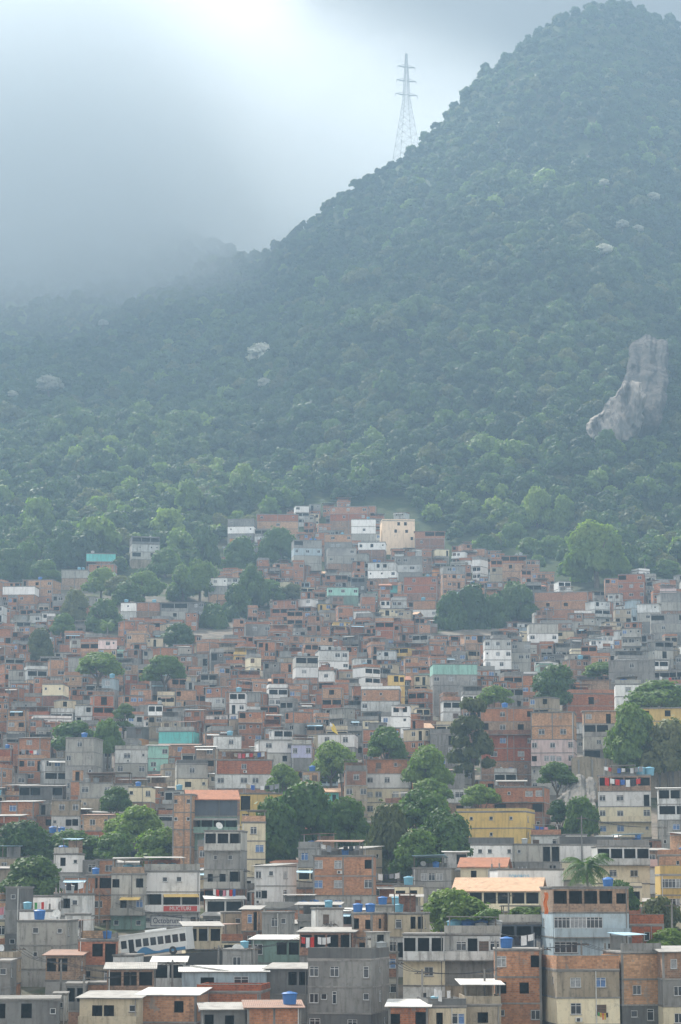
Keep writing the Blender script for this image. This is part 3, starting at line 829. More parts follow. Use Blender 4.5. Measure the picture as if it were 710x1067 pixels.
    root_rec = dict(root=root, X=X, Y=Y, W=W_, D=Dp, rz=rz, gz=gz, zt=zt+gz+.16, ztop=ztop, roof=roof, rmat=rmat, pm=pmk, floors=floors, nfl=len(fl), nwin=nwin[0], bal=bool(bal), near=near, canopy=canopy, slots=floors[0][1])
    ALLH.append(root_rec)
    return root
def panelside(mb, s_, W_, Dp, z0, z1):
    if z1-z0 < .01: return
    if s_ == 'f': mb.quad((-W_/2,0,z0),(W_/2,0,z0),(W_/2,0,z1),(-W_/2,0,z1))
    elif s_ == 'r': mb.quad((W_/2,0,z0),(W_/2,Dp,z0),(W_/2,Dp,z1),(W_/2,0,z1))
    else: mb.quad((-W_/2,0,z0),(-W_/2,Dp,z0),(-W_/2,Dp,z1),(-W_/2,0,z1))
def roofsheet(root, W_, Dp, z, rise, rmat, e):
    b = MB(); P = [(-W_/2-e, -e, z), (W_/2+e, -e, z), (W_/2+e, Dp+e*.3, z+rise), (-W_/2-e, Dp+e*.3, z+rise)]
    Q = [(x, y, z_-.07) for x, y, z_ in P]
    i = len(b.v); b.v += P+Q
    for f in ((0,1,2,3),(7,6,5,4),(0,4,5,1),(1,5,6,2),(2,6,7,3),(3,7,4,0)): b.f.append(f); b.m.append(0)
    return b.build('roof', ROOFM[rmat][0], root)

# ---------------------------------------------------------------- things on roofs
TANKM = {}
def tank(X, Y, z, r, h, mat, label, group='water tanks on the roofs'):
    root = link('water_tank', None, loc=(X, Y, z)); tag(root, label, 'water tank', group)
    if mat.name not in TANKM:
        b = MB(); b.lathe([(0,0),(.40,0),(.43,.05),(.46,.5),(.50,.93),(.53,.94),(.53,.98)], 16); l = MB(); l.lathe([(.55,.955),(.55,1.0),(.42,1.08),(.15,1.15),(.14,1.2),(0,1.2)], 16)
        TANKM[mat.name] = (b.mesh('tank_body', mat), l.mesh('lid', mat))
    for nm, me in zip(('tank_body', 'lid'), TANKM[mat.name]):
        for p_ in me.polygons: p_.use_smooth = False
        o = link(nm, me, root); o.scale = (2*r, 2*r, h)
    return root
DISHM = None
def dish(X, Y, z, rz, r, label):
    global DISHM
    root = link('satellite_dish', None, loc=(X, Y, z), rz=rz); tag(root, label, 'satellite dish', 'satellite dishes on the roofs')
    if DISHM is None:
        b = MB(); n = 16; rings = [(0, 0), (.25, .03), (.45, .10), (.5, .125)]
        M_ = Matrix.Rotation(R(62), 4, 'X'); 
        for q in rings:
            for k in range(n):
                a = 2*math.pi*k/n; b.v.append(tuple(M_ @ Vector((q[0]*math.cos(a)*2, q[0]*math.sin(a)*2, q[1]*2))+Vector((0, 0, 1.3))))
        for j in range(3):
            for k in range(n): b.f.append((j*n+k, j*n+(k+1) % n, (j+1)*n+(k+1) % n, (j+1)*n+k)); b.m.append(0)
        c = MB(); c.bar((0, .1, 0), (0, .1, 1.3), .05, 0, 6); d = MB(); d.bar((0, .1, .7), (0, -.9, 1.5), .025); d.box(-.06, .06, -.98, -.86, 1.44, 1.58)
        DISHM = (b.mesh('dish', ACM), c.mesh('mast', STEEL), d.mesh('feed_arm', STEEL))
    for nm, me in zip(('dish', 'mast', 'feed_arm'), DISHM):
        o = link(nm, me, root); o.scale = (r, r, r)
    return root
def laundry(p, q, cols, label, group='laundry hung out to dry', drop=.9):
    """washing on a line from p to q (world points)"""
    rg = random.Random(int(p[0]*77+p[2]*5)); p, q = Vector(p), Vector(q)
    root = link('washing_line', None, loc=p); tag(root, label, 'laundry', group)
    L = (q-p); b = MB(); n = 8
    pt = lambda t_: L*t_+Vector((0, 0, -.35*4*t_*(1-t_)*min(1, L.length/5)))
    for k in range(n): b.bar(pt(k/n), pt((k+1)/n), .012, 0, 4)
    b.build('line', STEEL, root)
    m_ = len(cols); ux = L.normalized(); nr = Vector((-ux.y, ux.x, 0))
    for i, c in enumerate(cols):
        if c == '.': continue
        t0 = (i+.08)/m_; t1 = (i+.9)/m_; d = drop*rg.uniform(.6, 1.15); b = MB(); nn = 5
        top = [pt(t0+(t1-t0)*k/nn) for k in range(nn+1)]
        rows = [[a+Vector((0, 0, -d*j/3))+nr*(.05*math.sin(k*2.1+j+i)) for k, a in enumerate(top)] for j in range(4)]
        i0 = len(b.v)
        for r_ in rows: b.v += [tuple(x) for x in r_]
        for j in range(3):
            for k in range(nn): b.f.append((i0+j*(nn+1)+k, i0+j*(nn+1)+k+1, i0+(j+1)*(nn+1)+k+1, i0+(j+1)*(nn+1)+k)); b.m.append(0)
        b.build('garment', CLOTH[c], root)
    return root
HERO = []      # image rects (x0,x1,y0,y1,D, short, root)
LANDM = []     # (x, y, short name)
def hero(x0, x1, yt, yb, floors, label, roof='flat', D=None, side=0, dep=8.0, short=None, name='house', **kw):
    D = D or Dmap(yb)
    # a little jitter in depth keeps neighbouring faces off one plane
    D += ((x0*7+yt*3) % 10)*.07
    wpx = x1-x0-abs(side)
    if side:
        th = math.asin(min(.85, abs(side)*D/F/dep)); xc = x1-side if side > 0 else x0-side
        C = at(xc, yt, D); Wd = wpx*D/F*.985/math.cos(th)
        u = Vector((math.cos(th), -math.sin(th), 0)) if side > 0 else Vector((math.cos(th), math.sin(th), 0))
        root = C-u*Wd/2 if side > 0 else C+u*Wd/2
        rz = -th if side > 0 else th
    else:
        C = at((x0+x1)/2, yt, D); Wd = wpx*D/F*.985; root = C; rz = R(((x0*13+yt*7) % 9-4)*1.9)
    r = house(root.x, root.y, Wd, dep, rz, C.z, floors, roof=roof, label=label, name=name, seed=int(x0*3+yt), near=kw.pop('near', 2 if D < 560 else 0), **kw)
    HERO.append((x0, x1, yt, yb, D))
    if short: LANDM.append(((x0+x1)/2, (yt+yb)/2, short, D))
    ALLH[-1]['rect'] = (x0, x1, yt, yb)
    ALLH[-1]['short'] = short
    return r
h = hero
# ---- lowest row of the photo
h(321,407,986,1067,[('g','w.w..h','m.'),('g','wmh.m.','w.'),('d','w..w.')],'large grey cement block with dark stained parapet, lowest row, beside small brick house',roof='para',pm='d',side=20,D=262,dep=9,ph=1.3,short='the large grey block',rz=None) if 0 else None
hero(321,407,988,1067,[('g','w.w..h','m'),('g','wmh..m','w'),('d','w..w.')],'large grey cement block with stained dark parapet in the lowest row',roof='para',pm='d',side=20,D=262,dep=9,ph=1.25,short='the large grey block')
hero(405,446,1043,1067,[('b','k.k'),('b','w..')],'low red brick house under a white slab roof against the large grey block',roof='lean',rmat='w',D=254,dep=7)
hero(446,486,1041,1067,[('e','.k.wb'),('r','w.w')],'beige fronted house with dark parapet between two brick houses, lowest row',roof='para',pm='d',D=256,dep=7)
hero(484,522,1024,1067,[('t','.k.'),('t','.m.')],'tan house with open roof terrace under a tilted white sheet, lowest row',roof='zinc',rmat='w',pm='t',D=258,dep=7)
hero(516,567,990,1067,[('b','c..k'),('b','k.k.'),('b','m..w')],'narrow three-storey red brick house with drain pipes and yellow reveals',roof='flat',side=3,D=263,dep=7,short='the narrow brick house with pipes')
hero(570,648,997,1067,[('b','..'),('t','.w..b'),('k','.w..s'),('g','...m')],'brick, tan and cream banded house with cloth in its lower window, lowest row',roof='flat',side=-9,D=258,dep=8,short='the banded cream house',fh=2.75,pm='b') if 0 else None
hero(571,646,996,1067,[('t','.c.b.'),('k','.w.s.'),('g','...m')],'house banded in tan and cream below a red brick parapet, lowest row',roof='para',pm='b',ph=1.5,side=-9,D=258,dep=8,short='the banded cream house')
hero(647,690,993,1067,[('b','...'),('b','.w..'),('d','.m.w.'),('g','...')],'tall red brick house with grey lower floor, right of the banded cream house',roof='flat',D=259,dep=8,short='the tall brick house with grey base',fh=2.65)
hero(690,722,986,1067,[('r','.c.e'),('g','.w.'),('k','.w.')],'grey and cream house cut by the right edge of the photo, lowest row',roof='lean',rmat='g',D=256,dep=7)
hero(656,692,953,998,[('b','..w..'),('b','...')],'plain red brick house with one window, behind the tall brick house',roof='para',pm='b',ph=1.2,D=284,dep=7)
hero(570,656,925,1000,[('r','vvvvk'),('B','GGGG..'),('B','GG..m.'),('g','....')],'big three-tier house with dark open top floor and pale blue glazed fronts',roof='flat',side=-6,D=280,dep=9,short='the pale blue glazed house',bal=(1,))
hero(463,522,974,1045,[('W','.wKsw'),('g','....'),('t','...')],'white-topped grey house with a row of tanks over its shuttered windows',roof='flat',D=277,dep=8,short='the white-topped grey house',bal=(0,))
hero(520,572,962,1010,[('s','vvv'),('g','...')],'house with dark open terrace between posts and blank grey wall below',roof='flat',D=288,dep=8)
hero(420,463,974,1042,[('W','vvv'),('k','..w.'),('W','.m.')],'white house with railed open top terrace and a cream floor below',roof='flat',D=274,dep=7,bal=(0,))
hero(367,405,952,1000,[('p','k.k','k'),('p','.k.','.')],'light red brick house with two dark openings, behind the large grey block',roof='flat',side=17,D=292,dep=7.5,short='the light brick house with openings')
hero(404,442,952,1000,[('e','.w.vv'),('W','wK.v')],'beige and white house with railing, right of the light red brick house',roof='flat',D=297,dep=7)
hero(312,368,966,1000,[('r','vvvv'),('g','.w.')],'low house with washing across its posts under a tan sheet roof',roof='lean',rmat='g',D=290,dep=7)
hero(329,358,947,968,[('W','.s..'),('g','.w')],'small white house with brown shutter above the washing terrace',roof='flat',D=302,dep=6)
hero(144,213,1031,1067,[('b','...k.'),('r','d.w.w')],'long low red brick house with white slab roof and single dark window',roof='lean',rmat='w',side=8,D=256,dep=8,short='the long low brick house')
hero(205,272,1026,1062,[('b','.....'),('r','.w..')],'unplastered brick block with bare walls behind the long low brick house',roof='para',pm='b',D=264,dep=8)
hero(212,256,1046,1067,[('d','K.K.'),('d','w..')],'dark house under a pale grey awning sheet, lowest row',roof='lean',rmat='g',D=250,dep=6)
hero(190,278,1007,1036,[('B','.K.G.'),('b','....')],'long pavilion under a bright white sheet roof with pale blue screen',roof='lean',rmat='w',D=273,dep=8,short='the bright white sheet roof')
hero(258,314,1044,1067,[('b','....'),('b','w.w')],'brick house with rusty sloping roof edge and blue tank, lowest row',roof='lean',rmat='r',D=249,dep=7)
hero(83,145,1034,1067,[('e','.KK.m'),('W','....'),('t','w.w')],'beige house with dark terrace under a wide tan sheet roof, lowest row',roof='lean',rmat='g',D=254,dep=7,bal=(0,),short='the beige house under a wide sheet roof')
hero(-6,62,1042,1067,[('d','v.v.m'),('b','....')],'dark flat-roofed house above a brick wall in the bottom left corner',roof='flat',D=250,dep=8)
hero(56,70,1036,1062,[('W','m'),('t','m')],'slim white stair turret beside the dark pillared terrace',roof='flat',D=259,dep=4)
hero(69,90,1026,1054,[('d','vv'),('r','.')],'small dark pillared terrace beside the slim white turret',roof='flat',D=266,dep=6)
hero(86,114,1025,1045,[('b','..'),('r','w')],'red brick upper wall behind the beige house with a sheet roof',roof='flat',D=271,dep=6)
hero(-4,11,1002,1048,[('g','m'),('g','.'),('W','.')],'grey house at the left edge next to the tall blank grey block',roof='flat',D=268,dep=7)
hero(18,73,960,1026,[('c','.m.m'),('c','.m..'),('g','....')],'tall blank pale grey block with tiny dark windows on the left side',roof='flat',side=4,D=290,dep=9,short='the tall blank grey block')
hero(20,53,949,966,[('w','..d.'),('g','...')],'white rooftop room with brown door on top of the blank grey block',roof='flat',D=301,dep=5)
hero(48,84,990,1032,[('r','vv.'),('g','...'),('b','m.')],'house with rust red sheet roof beside the tall blank grey block',roof='lean',rmat='r',D=276,dep=7)
hero(82,122,980,1024,[('p','.vV'),('t','k.c'),('e','vv')],'brick-topped house with dark terrace above a tan floor with small windows',roof='flat',D=281,dep=7,short='the brick-topped terrace house')
hero(112,160,1004,1036,[('r','vvv'),('d','w.w')],'dark weathered roof terrace house in front of the bus',roof='lean',rmat='g',D=268,dep=8)
hero(118,140,996,1010,[('W','..'),('t','.')],'small whitewashed parapet block between the terrace house and the bus',roof='flat',D=281,dep=6)
hero(160,192,997,1034,[('W','vv'),('c','.w.'),('c','mm')],'slim pale house under a small white slab canopy below the bus',roof='lean',rmat='w',D=279,dep=7)
hero(6,22,925,1004,[('d','m'),('g','.'),('d','m')],'narrow dark grey tower house at the left edge',roof='flat',D=306,dep=7)
hero(150,209,908,975,[('w','.mm.'),('w','vvv'),('w','m....k'),('c','K.K')],'white four-level building with framed lettering sign above the bus',roof='flat',D=340,dep=9,short='the white building with the sign',bal=(1,),canopy=[(1,'y',.62,.66)])
hero(116,151,911,978,[('c','k..k'),('c','.V.b'),('G','m.m'),('G','k.m')],'grey house with faded green lower walls, left of the white lettered building',roof='flat',D=338,dep=8,short='the faded green house',canopy=[(1,'y',.6,.6)],bal=(1,))
hero(88,118,912,975,[('r','vv'),('b','.w.'),('r','m.k')],'brown brick house with a dark open top floor beside the green-walled house',roof='flat',D=345,dep=8)
hero(66,92,914,938,[('b','.k.'),('W','..')],'small brick room under a turquoise awning above the white house with windows',roof='flat',D=334,dep=6,canopy=[(0,'b',.9,.5)])
hero(57,91,932,958,[('W','kkm.'),('W','w.')],'small white house with a yellow patch below the turquoise awning',roof='flat',D=324,dep=6)
hero(69,95,953,990,[('W','.w.'),('W','.m.'),('c','..')],'narrow whitewashed house with barred window behind the brick-topped terrace house',roof='flat',D=316,dep=6)
hero(8,60,934,952,[('w','m.....'),('g','..')],'long low white house with red washing along its front',roof='flat',D=322,dep=7)
hero(56,84,890,910,[('w','.k.m'),('g','.')],'small white house with a blue tank among the trees on the left',roof='flat',side=2,D=376,dep=6,short='the small white house among trees')
hero(82,101,897,915,[('g','.w'),('g','.')],'low grey house between the small white house and a brick one',roof='flat',D=380,dep=6)
hero(100,119,896,914,[('b','.w'),('r','.')],'low brick house with pale window frame right of the low grey house',roof='flat',D=382,dep=6)
hero(119,143,893,913,[('W','.w.'),('g','.')],'small white house with pointed gable roof right of the low brick house',roof='gable',rmat='g',D=384,dep=6)
hero(-8,16,901,925,[('t','..'),('g','.')],'low tan house with grey sheet roof below the trees at the left edge',roof='lean',rmat='g',D=372,dep=7)
hero(213,252,866,940,[('c','VVV'),('g','.m.m.'),('c','DoV'),('r','vV.')],'tall grey house with white roof slab and an orange doorway panel',roof='flat',D=358,dep=8,short='the tall grey house with the orange doorway',bal=(0,2))
hero(252,277,857,925,[('k','.w.'),('k','.b'),('k','.k'),('W','k.')],'tall cream house half hidden by the great dark tree',roof='flat',D=374,dep=8)
hero(279,309,898,940,[('w','..','..'),('w','.','.'),('t','.','.')],'white boxed upper room on a tan house beside the great dark tree',roof='flat',side=10,D=350,dep=7) if 0 else None
hero(265,308,898,950,[('w','w.m','c'),('w','wk.','w'),('c','.w.','m')],'house with bright white front and tan right-hand wall, windows on both',roof='lean',rmat='g',side=22,D=346,dep=8,short='the white and tan corner house')
hero(326,393,892,952,[('b','c.c..k'),('b','b.c..w'),('c','.bb.d.'),('W','..d.w')],'wide brick house with concrete bands and blue curtained windows',roof='flat',D=350,dep=9,side=4,short='the wide banded brick house')
hero(430,470,905,955,[('g','.cwc.'),('g','....'),('r','vv')],'grey house with a broad white window under the round trees',roof='flat',D=362,dep=7)
hero(463,487,884,905,[('W','.v'),('t','.')],'small house with tilted whitish sheet roof at the foot of the round tree',roof='lean',rmat='w',D=372,dep=6)
hero(392,432,944,968,[('c','..m..'),('t','w.w')],'low pale house with tanks on its flat roof below the round trees',roof='flat',D=316,dep=7)
hero(485,536,873,905,[('w','.mm.m'),('c','w..w')],'long white house under a black-stained parapet below the yellow building',roof='para',pm='d',D=397,dep=8,ph=1.1)
hero(536,584,880,906,[('c','m..VV'),('g','w.k')],'pale house with twin balconies right of the black-stained parapet',roof='flat',D=396,dep=8)
hero(476,562,842,880,[('y','.m.m.m.'),('y','..m..')],'long plain yellow building with three small dark windows',roof='para',pm='y',ph=.6,D=422,dep=10,side=14,short='the long yellow building')
hero(515,577,820,852,[('b','.m.cc','m'),('r','v..v','m')],'brick house with railed concrete balcony right above the long yellow building',roof='flat',D=452,dep=9,side=10,short='the brick house above the yellow building',bal=(0,))
hero(623,684,808,890,[('r','vvvv'),('w','w.w..o'),('k','w.w..w'),('k','b.b..m'),('w','m.b..')],'tall many-storey white and brick block with balconies and rooftop washing',roof='flat',D=440,dep=9,side=6,short='the tall white and brick block',bal=(2,3))
hero(686,722,818,890,[('W','vv.'),('W','vv'),('c','.b.'),('c','m.m')],'pale grey house with stacked white canopies at the right edge',roof='lean',rmat='w',D=430,dep=8,short='the grey house with stacked canopies')
hero(583,640,872,905,[('w','.....'),('k','..w')],'blank white wall house with dark stained parapet above the palm',roof='para',pm='d',ph=1.3,D=402,dep=7)
hero(622,677,882,930,[('W','vvvv'),('k','.w.w.'),('k','.w.')],'cream two-window house with open white terrace right of the palm',roof='flat',D=372,dep=8,short='the cream house by the palm',bal=(0,))
hero(675,710,895,930,[('w','....'),('w','...')],'white house under a dark brown tiled roof at the right edge',roof='gable',rmat='B',D=379,dep=9)
hero(688,720,902,945,[('y','GG'),('y','GG'),('g','.')],'mustard yellow house with dark ribbon windows at the right edge',roof='para',pm='y',D=347,dep=8,ph=1.3,short='the mustard yellow house')
hero(480,534,893,922,[('k','.o.c.'),('k','v.w')],'cream house with small clay-tiled roof above the tiled pavilion',roof='gable',rmat='t',D=362,dep=7,side=8)
hero(518,588,906,925,[('w','.....'),('W','w.')],'long white wall with faded blue lettering behind the tiled pavilion',roof='flat',D=350,dep=6)
hero(474,574,914,955,[('k','VVVVVV'),('k','......'),('d','w.w.w')],'wide open pavilion with pale tiled gable roof and cream parapet',roof='gable',rmat='T',D=330,dep=11,side=12,short='the tiled pavilion',bal=(0,))
hero(197,248,822,872,[('s','......'),('G','VVVV'),('G','.k.w'),('g','..')],'dark slate house with clay-tiled top and green veranda',roof='gable',rmat='t',D=395,dep=8,short='the dark slate house',bal=(1,),canopy=[(1,'g',.98,.5)])
hero(180,200,828,872,[('p','m.m','.'),('p','m.m','.'),('p','..')],'slim salmon brick house against the left wall of the slate house',roof='flat',D=392,dep=7)
hero(250,297,827,855,[('y','V...'),('y','w..k')],'yellow house with corner veranda left of the great dark tree',roof='flat',D=412,dep=8,short='the yellow veranda house')
hero(553,605,742,812,[('b','....'),('b','.w..w.'),('n','w..w..w'),('n','k.ccc.w'),('c','m..cc.k')],'tall house with pale pink middle floors beneath brick upper storeys',roof='flat',D=500,dep=9,side=7,short='the pale pink house',bal=(3,))
hero(500,557,738,822,[('b','..w..k'),('r','v.w.k.'),('b','w.b..w'),('b','.w..c.'),('r','m.m')],'tall brick tenement with planted balcony joined to the pale pink house',roof='flat',D=508,dep=9,short='the tall brick tenement',bal=(1,))
hero(634,688,688,724,[('g','..w..'),('g','..w..'),('g','...')],'large plain grey cement cube near the right edge above the white cube',roof='flat',D=588,dep=10,side=6,short='the large grey cube')
hero(641,670,713,740,[('w','.c.'),('w','...'),('c','.')],'small white cube with a blue tank below the large grey cube',roof='flat',D=556,dep=6,side=2,short='the white cube')
hero(590,642,723,745,[('b','..K..'),('b','...')],'brick house with one big dark opening left of the white cube',roof='flat',D=566,dep=8)
hero(605,636,706,726,[('r','...'),('b','...')],'bare brick upper floor behind the house with one big opening',roof='lean',rmat='r',D=580,dep=7)
hero(608,660,738,796,[('b','c.o.w'),('g','vv..'),('c','.w..m'),('d','v..')],'ragged brick and cement house between the pink house and the big tree',roof='lean',rmat='w',D=530,dep=9)
hero(658,712,735,760,[('y','.k.k.'),('y','...')],'low yellow house under white sheet roof behind the big tree on the right',roof='lean',rmat='w',D=520,dep=8)
hero(451,498,692,722,[('m','......'),('g','w.w..w'),('g','...')],'grey house topped by a long mint green parapet',roof='flat',D=600,dep=8,short='the mint green parapet house',fh=2.6)
hero(487,497,692,706,[('m','.')],'mint green stair hut on the long mint parapet',roof='flat',D=597,dep=4) if 0 else None
hero(404,422,703,722,[('y','.vk'),('y','..')],'little yellow house in the middle of the brick houses',roof='flat',D=602,dep=6,short='the little yellow house')
hero(376,417,715,742,[('b','m.m..'),('W','w....'),('r','..')],'brick house with whitewashed parapet below the little yellow house',roof='para',pm='w',D=588,dep=8)
hero(381,426,788,838,[('b','.s.m.'),('w','w.w..'),('k','cw.cc')],'red-topped house with white lower floor in front of dark trees',roof='lean',rmat='r',pm='b',D=470,dep=9,short='the red-topped white house')
hero(360,383,803,838,[('r','.w.'),('t','w.w'),('t','..')],'brown brick house left of the red-topped white house',roof='flat',D=464,dep=8)
hero(304,325,776,796,[('l','w.w'),('g','..')],'small lilac house on the middle slope',roof='flat',D=512,dep=7,short='the lilac house')
hero(331,370,765,790,[('w','.w..w.'),('g','...')],'whitewashed house behind the round tree right of the lilac house',roof='flat',D=522,dep=8,short='the white house above the round tree')
hero(269,314,768,797,[('w','.w..w.'),('c','..k.')],'wide white house with grey sheet roof left of the lilac house',roof='lean',rmat='g',D=514,dep=8)
hero(223,252,767,788,[('W','..w.'),('t','..')],'off-white house beside yellow flowering shrubs on the middle slope',roof='flat',D=524,dep=7)
hero(184,217,792,832,[('c','.w.'),('k','.k.m'),('r','v.')],'pale concrete house with stained parapet and tanks above the slate house',roof='para',pm='d',D=486,dep=8)
hero(224,285,792,822,[('b','..w..'),('W','w.ww.'),('r','..')],'brick house over a whitewashed floor above the yellow veranda house',roof='flat',D=482,dep=8)
hero(155,176,774,798,[('m','..w'),('m','w.'),('g','.')],'small mint house under white slab left of the turquoise strip',roof='lean',rmat='w',D=520,dep=6,short='the small mint house')
hero(165,203,762,772,[('q','....'),('r','..')],'low turquoise parapet strip on the middle slope',roof='flat',D=548,dep=6)
hero(68,103,769,818,[('c','..w..'),('c','w....'),('g','.w.m'),('g','w..')],'tall pale concrete house with plain walls beside the pair of small trees',roof='flat',D=490,dep=9,side=5,short='the tall pale concrete house')
hero(120,154,777,810,[('W','.w.m'),('c','w.w'),('r','..')],'off-white two-window house right of the small trees',roof='para',pm='c',D=500,dep=8)
hero(44,66,713,730,[('k','m.m'),('r','.')],'cream house with two square windows among brick ones on the far left',roof='flat',D=592,dep=7,short='the cream house with two square windows')
hero(106,120,707,722,[('B','w'),('g','.')],'tiny pale blue house under trees on the left slope',roof='flat',D=600,dep=5,short='the tiny pale blue house')
hero(134,158,820,841,[('k','m..w'),('r','..')],'cream house above the light green trees on the left',roof='flat',D=452,dep=7,short='the cream house above green trees')
hero(86,117,846,875,[('p','.w.m'),('b','.c.'),('r','..')],'red brick house with pale window between the left-hand tree masses',roof='lean',rmat='r',D=434,dep=8,side=3,short='the brick house between tree masses')
hero(83,118,816,842,[('c','w.w'),('t','m.w'),('g','.')],'pale grey two-window house behind the brick house between tree masses',roof='flat',D=462,dep=8)
hero(54,83,834,868,[('t','.w.w'),('W','m.kk'),('g','..')],'tan house with white lower floor above the left-hand trees',roof='flat',D=442,dep=7)
hero(0,36,832,850,[('b','.b..'),('r','w..')],'brick house with a long white sheet roof at the left edge',roof='lean',rmat='w',D=446,dep=8)
hero(20,66,816,834,[('d','vBv.') if 0 else ('d','vv.v'),('g','..')],'grey house with long blue-curtained veranda at the left',roof='lean',rmat='g',D=474,dep=8)
hero(194,231,960,994,[('e','VVV'),('k','ww.w')],'beige house with windows below an open covered terrace, right of the bus',roof='lean',rmat='g',D=301,dep=7,bal=(0,),short='the beige terrace house by the bus')
hero(252,273,943,990,[('p','.bV'),('r','.w.'),('b','w..')],'slim three-storey brick house right of the beige terrace house by the bus',roof='lean',rmat='g',D=318,dep=6,side=4)
hero(232,252,951,985,[('t','..m'),('g','.m')],'plain tan block with rooftop tanks between the beige terrace house and slim brick one',roof='flat',D=323,dep=5)
hero(273,300,951,978,[('g','.wm'),('G','GG')],'grey house with a small square window above faded green panels',roof='flat',D=313,dep=6)
hero(262,313,974,1000,[('G','G.vv'),('G','...')],'low faded green house under a pale sheet roof, centre left',roof='lean',rmat='w',D=296,dep=6,short='the low faded green house')
hero(277,322,1004,1046,[('d','..vv'),('g','m..')],'dark low house with covered terrace left of the large grey block',roof='lean',rmat='g',D=274,dep=7)
hero(232,262,990,1012,[('g','.w.'),('d','..')],'small grey house behind the bright white sheet roof',roof='flat',D=286,dep=6)
# ---- upper slope
hero(398,433,541,580,[('P','..kk.'),('P','..k.k.'),('P','....k'),('P','...')],'tall plain peach block standing above all other houses at the forest edge',roof='para',pm='P',ph=.6,D=905,dep=11,side=0,short='the peach block')
hero(366,392,541,562,[('w','...'),('w','.w.'),('c','..')],'bright white stepped house left of the peach block',roof='flat',D=905,dep=8)
hero(343,384,528,548,[('p','w.w.w'),('b','.w.w'),('r','..')],'brick house on the hilltop behind the white stepped house',roof='flat',D=930,dep=9,short='the hilltop brick house')
hero(373,402,565,583,[('w','k.k.m'),('r','..')],'white house with two dark square openings below the peach block',roof='flat',D=868,dep=8)
hero(338,367,557,583,[('b','.w..w'),('g','.ww..'),('g','..')],'brick over grey house left of the white house with square openings',roof='flat',D=872,dep=8)
hero(306,336,563,592,[('g','v..'),('B','w.w.w'),('c','..')],'pale grey-blue house with open top, right of the dark tree cluster',roof='flat',D=862,dep=8,short='the grey-blue open-topped house')
hero(237,265,541,566,[('g','m.m'),('w','m..m'),('g','..')],'white and grey house at the top left end of the ridge houses',roof='flat',D=918,dep=8,short='the white house at the ridge end')
hero(267,312,536,556,[('b','w..m'),('p','.w.')],'brick pair of rooms on the ridge right of the white house',roof='flat',D=925,dep=9)
hero(432,464,552,570,[('p','.vv'),('r','w.')],'brick house with open loft right of the peach block',roof='lean',rmat='r',D=895,dep=8)
hero(90,121,577,590,[('q','....'),('r','v.w')],'house with bright turquoise roof band among the upper left trees',roof='flat',D=862,dep=8,short='the turquoise-roofed house')
hero(92,120,588,600,[('p','.kk.'),('w','..w')],'brick and white lower house beneath the turquoise roof band',roof='flat',D=850,dep=6)
hero(133,167,559,586,[('d','vvv'),('W','.m.mm'),('c','v.v'),('t','..')],'white house with dark open top floor among the upper left trees',roof='flat',D=876,dep=9,side=-5,short='the white house among upper trees')
hero(64,92,594,606,[('c','.....'),('r','..')],'long pale retaining house on the upper left edge',roof='flat',D=832,dep=7)
hero(0,37,611,668,[('w','..'),('b','w.w.'),('b','m.w.w'),('b','w..w'),('p','.w.')],'tall brick block with small white roof room at the upper left edge',roof='flat',D=800,dep=9)
hero(28,61,604,645,[('b','.k.w'),('p','w..w'),('b','..w'),('b','w.w'),('r','..')],'tall red brick tower house beside the blue smoke, upper left',roof='flat',D=806,dep=9,side=6,short='the tall brick tower house')
hero(81,100,622,648,[('c','v..'),('b','..w'),('r','..')],'small pale topped brick house left of the round tree, upper left',roof='flat',D=775,dep=7)
hero(126,142,628,648,[('w','.m.'),('W','..')],'small white-walled house right of the round tree, upper left',roof='flat',D=768,dep=6,short='the small white-walled house')
hero(142,168,628,643,[('p','....'),('r','..')],'blank brick house right of the small white-walled house',roof='flat',D=772,dep=7)
hero(168,196,626,650,[('g','vv'),('c','.k.'),('p','..')],'grey sheet-roofed house at the upper left beside blank brick wall',roof='lean',rmat='g',D=770,dep=8)
hero(217,237,602,626,[('w','.w.m'),('g','...'),('p','..')],'bright white-walled house left of the large dark tree',roof='flat',D=805,dep=7)
hero(556,613,617,650,[('p','.......'),('b','.k.k..'),('p','...')],'wide brick house with stepped parapet below the great round tree',roof='flat',D=770,dep=9,short='the wide stepped brick house')
hero(644,676,598,636,[('b','v.w'),('b','w.w.w'),('b','w.w.w'),('b','w.w')],'four-storey brick block right of the great round tree',roof='flat',D=792,dep=9,side=5,short='the four-storey brick block')
hero(522,549,579,610,[('b','vvv'),('p','.k.k'),('p','...')],'brick house with a dark open gallery on top, upper right',roof='flat',D=850,dep=8,short='the brick gallery house')
hero(505,533,666,698,[('W','w.w.w'),('w','m.w.w'),('w','w.w.'),('W','.w.w')],'slender white block with three rows of windows on the right slope',roof='flat',D=648,dep=8,short='the slender white block')
hero(533,553,669,698,[('g','w.w'),('c','.ww'),('c','w.')],'grey companion block joined to the slender white block',roof='flat',D=652,dep=7)
hero(551,582,650,672,[('c','....'),('w','w..w'),('r','..')],'white-fronted house with grey parapet right of the dark double tree',roof='flat',D=700,dep=8)
hero(664,692,627,664,[('W','..m'),('c','.w.'),('g','w..'),('g','.')],'pale house with a slanting white gable near the upper right edge',roof='lean',rmat='g',D=738,dep=8,side=5,short='the house with the slanting gable')
hero(688,722,618,650,[('g','.....'),('c','...'),('r','w.')],'long grey wall house at the upper right edge',roof='flat',D=756,dep=9)
hero(678,722,640,672,[('g','v.v'),('c','.w..w'),('g','..')],'grey house with dark terrace at the right edge below the long grey wall',roof='flat',D=722,dep=9)
hero(341,372,571,596,[('g','..w'),('c','w..w'),('r','..')],'pale grey house with patched walls below the hilltop brick house',roof='flat',D=852,dep=7)
